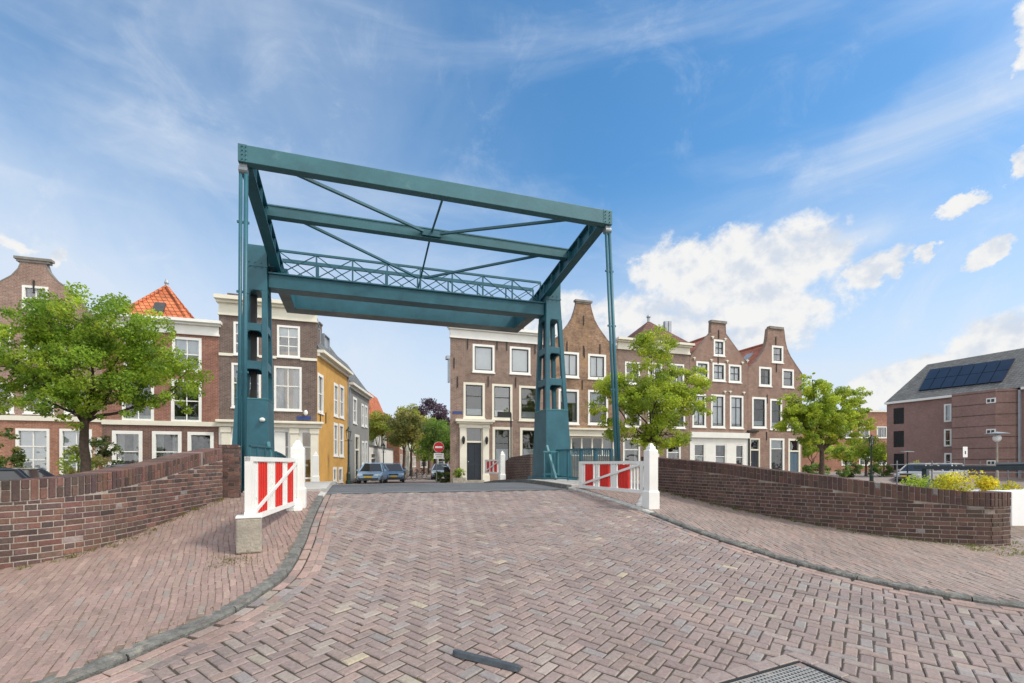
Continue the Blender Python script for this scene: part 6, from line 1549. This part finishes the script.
# thin high streaks and the milky veil on the left and towards the horizon
mp = nd(nt, 'ShaderNodeMapping'); mp.inputs['Rotation'].default_value = (0, 0, math.radians(-28)); mp.inputs['Scale'].default_value = (1.2, 5.0, 1); lk(nt, cb.outputs[0], mp.inputs[0])
n_c = noise(mp.outputs[0], 1.3, 7, .55, .6); n_v = noise(cb.outputs[0], 2.2, 6, .6, .5); n_w = noise(cb.outputs[0], 5.5, 9, .68, .8)
def mapr(v, a, b, c, d, smooth=True):
    n = nd(nt, 'ShaderNodeMapRange', interpolation_type='SMOOTHSTEP' if smooth else 'LINEAR'); n.inputs[1].default_value = a; n.inputs[2].default_value = b; n.inputs[3].default_value = c; n.inputs[4].default_value = d; lk(nt, v, n.inputs[0]); return n.outputs[0]
a_l, a_r = azel(150, 250)[0], azel(620, 150)[0]
left = mapr(az0, a_l, a_r, .34, .02); low = mapr(el0, .02, .6, .88, .0)
band = blob(840, 205, 330, 55, .62); band = mapr(band, -1.0, .9, 0, .27)
veil = mth('ADD', mth('MULTIPLY', left, mapr(n_v, .3, .7, .45, 1.35)), mth('ADD', low, mth('MULTIPLY', band, mapr(n_c, .35, .68, .2, 1.5))))
cir = mapr(n_c, .45, .78, 0, .26); wis = mapr(n_w, .5, .76, 0, .2)
thin = mth('ADD', veil, mth('ADD', cir, wis), clamp=True)
thin = mth('MINIMUM', thin, .9)
bg2 = nd(nt, 'ShaderNodeBackground'); bg2.inputs[0].default_value = (.525, .58, .655, 1); bg2.inputs[1].default_value = 1.0
m1 = nd(nt, 'ShaderNodeMixShader'); lk(nt, thin, m1.inputs[0]); lk(nt, bg.outputs[0], m1.inputs[1]); lk(nt, bg2.outputs[0], m1.inputs[2])
bg3 = nd(nt, 'ShaderNodeBackground'); cm = nd(nt, 'ShaderNodeMix', data_type='RGBA'); cm.inputs[6].default_value = (.47, .515, .585, 1); cm.inputs[7].default_value = (.645, .645, .64, 1)
sh_ = noise(cb.outputs[0], 17, 7, .6, .2)
mp2 = nd(nt, 'ShaderNodeMapping'); mp2.inputs['Location'].default_value = (-.012, -.03, 0); lk(nt, cb.outputs[0], mp2.inputs[0])
n_off = mth('ADD', mth('MULTIPLY', noise(mp2.outputs[0], 11, 6, .55, .35), .66), mth('MULTIPLY', noise(mp2.outputs[0], 31, 6, .58, .3), .34))
lit = mth('SUBTRACT', n_big, n_off)
lk(nt, mapr(mth('ADD', mth('MULTIPLY', lit, 1.8), mth('MULTIPLY', sh_, 1.1)), .2, .72, .0, 1), cm.inputs[0]); lk(nt, cm.outputs[2], bg3.inputs[0]); bg3.inputs[1].default_value = 1.0
m2 = nd(nt, 'ShaderNodeMixShader'); lk(nt, cum, m2.inputs[0]); lk(nt, m1.outputs[0], m2.inputs[1]); lk(nt, bg3.outputs[0], m2.inputs[2])
# bright cloud added to the unseen sky behind the photographer, as soft fill light
vd = nd(nt, 'ShaderNodeVectorMath', operation='DOT_PRODUCT'); lk(nt, tc.outputs['Generated'], vd.inputs[0]); vd.inputs[1].default_value = Vector((.25, -.88, .42)).normalized()
n_b = noise(tc.outputs['Generated'], 2.6, 8, .6, .5)
back = mth('MULTIPLY', mapr(vd.outputs['Value'], .0, .5, 0, 1), mapr(n_b, .36, .56, .35, 1))
bg4 = nd(nt, 'ShaderNodeBackground'); bg4.inputs[0].default_value = (1, .985, .96, 1); bg4.inputs[1].default_value = 1.25
m3 = nd(nt, 'ShaderNodeMixShader'); lk(nt, back, m3.inputs[0]); lk(nt, m2.outputs[0], m3.inputs[1]); lk(nt, bg4.outputs[0], m3.inputs[2])
lk(nt, m3.outputs[0], out.inputs[0])
cd = bpy.data.cameras.new('camera'); co = bpy.data.objects.new('camera', cd); COL.objects.link(co)
cd.sensor_fit = 'HORIZONTAL'; cd.sensor_width = 36; cd.lens = F/1024*36; cd.shift_y = (HY-341.5)/1024; cd.clip_start = .05; cd.clip_end = 3000
co.location = (0, 0, EZ); co.rotation_euler = (math.radians(90), 0, -YAW); S.camera = co
S.view_settings.view_transform = 'Standard'; S.view_settings.look = 'None'; S.view_settings.gamma = 1; S.view_settings.exposure = 0.5
S.view_settings.use_curve_mapping = False
S.render.engine = 'CYCLES'; S.cycles.max_bounces = 6; S.cycles.transparent_max_bounces = 8
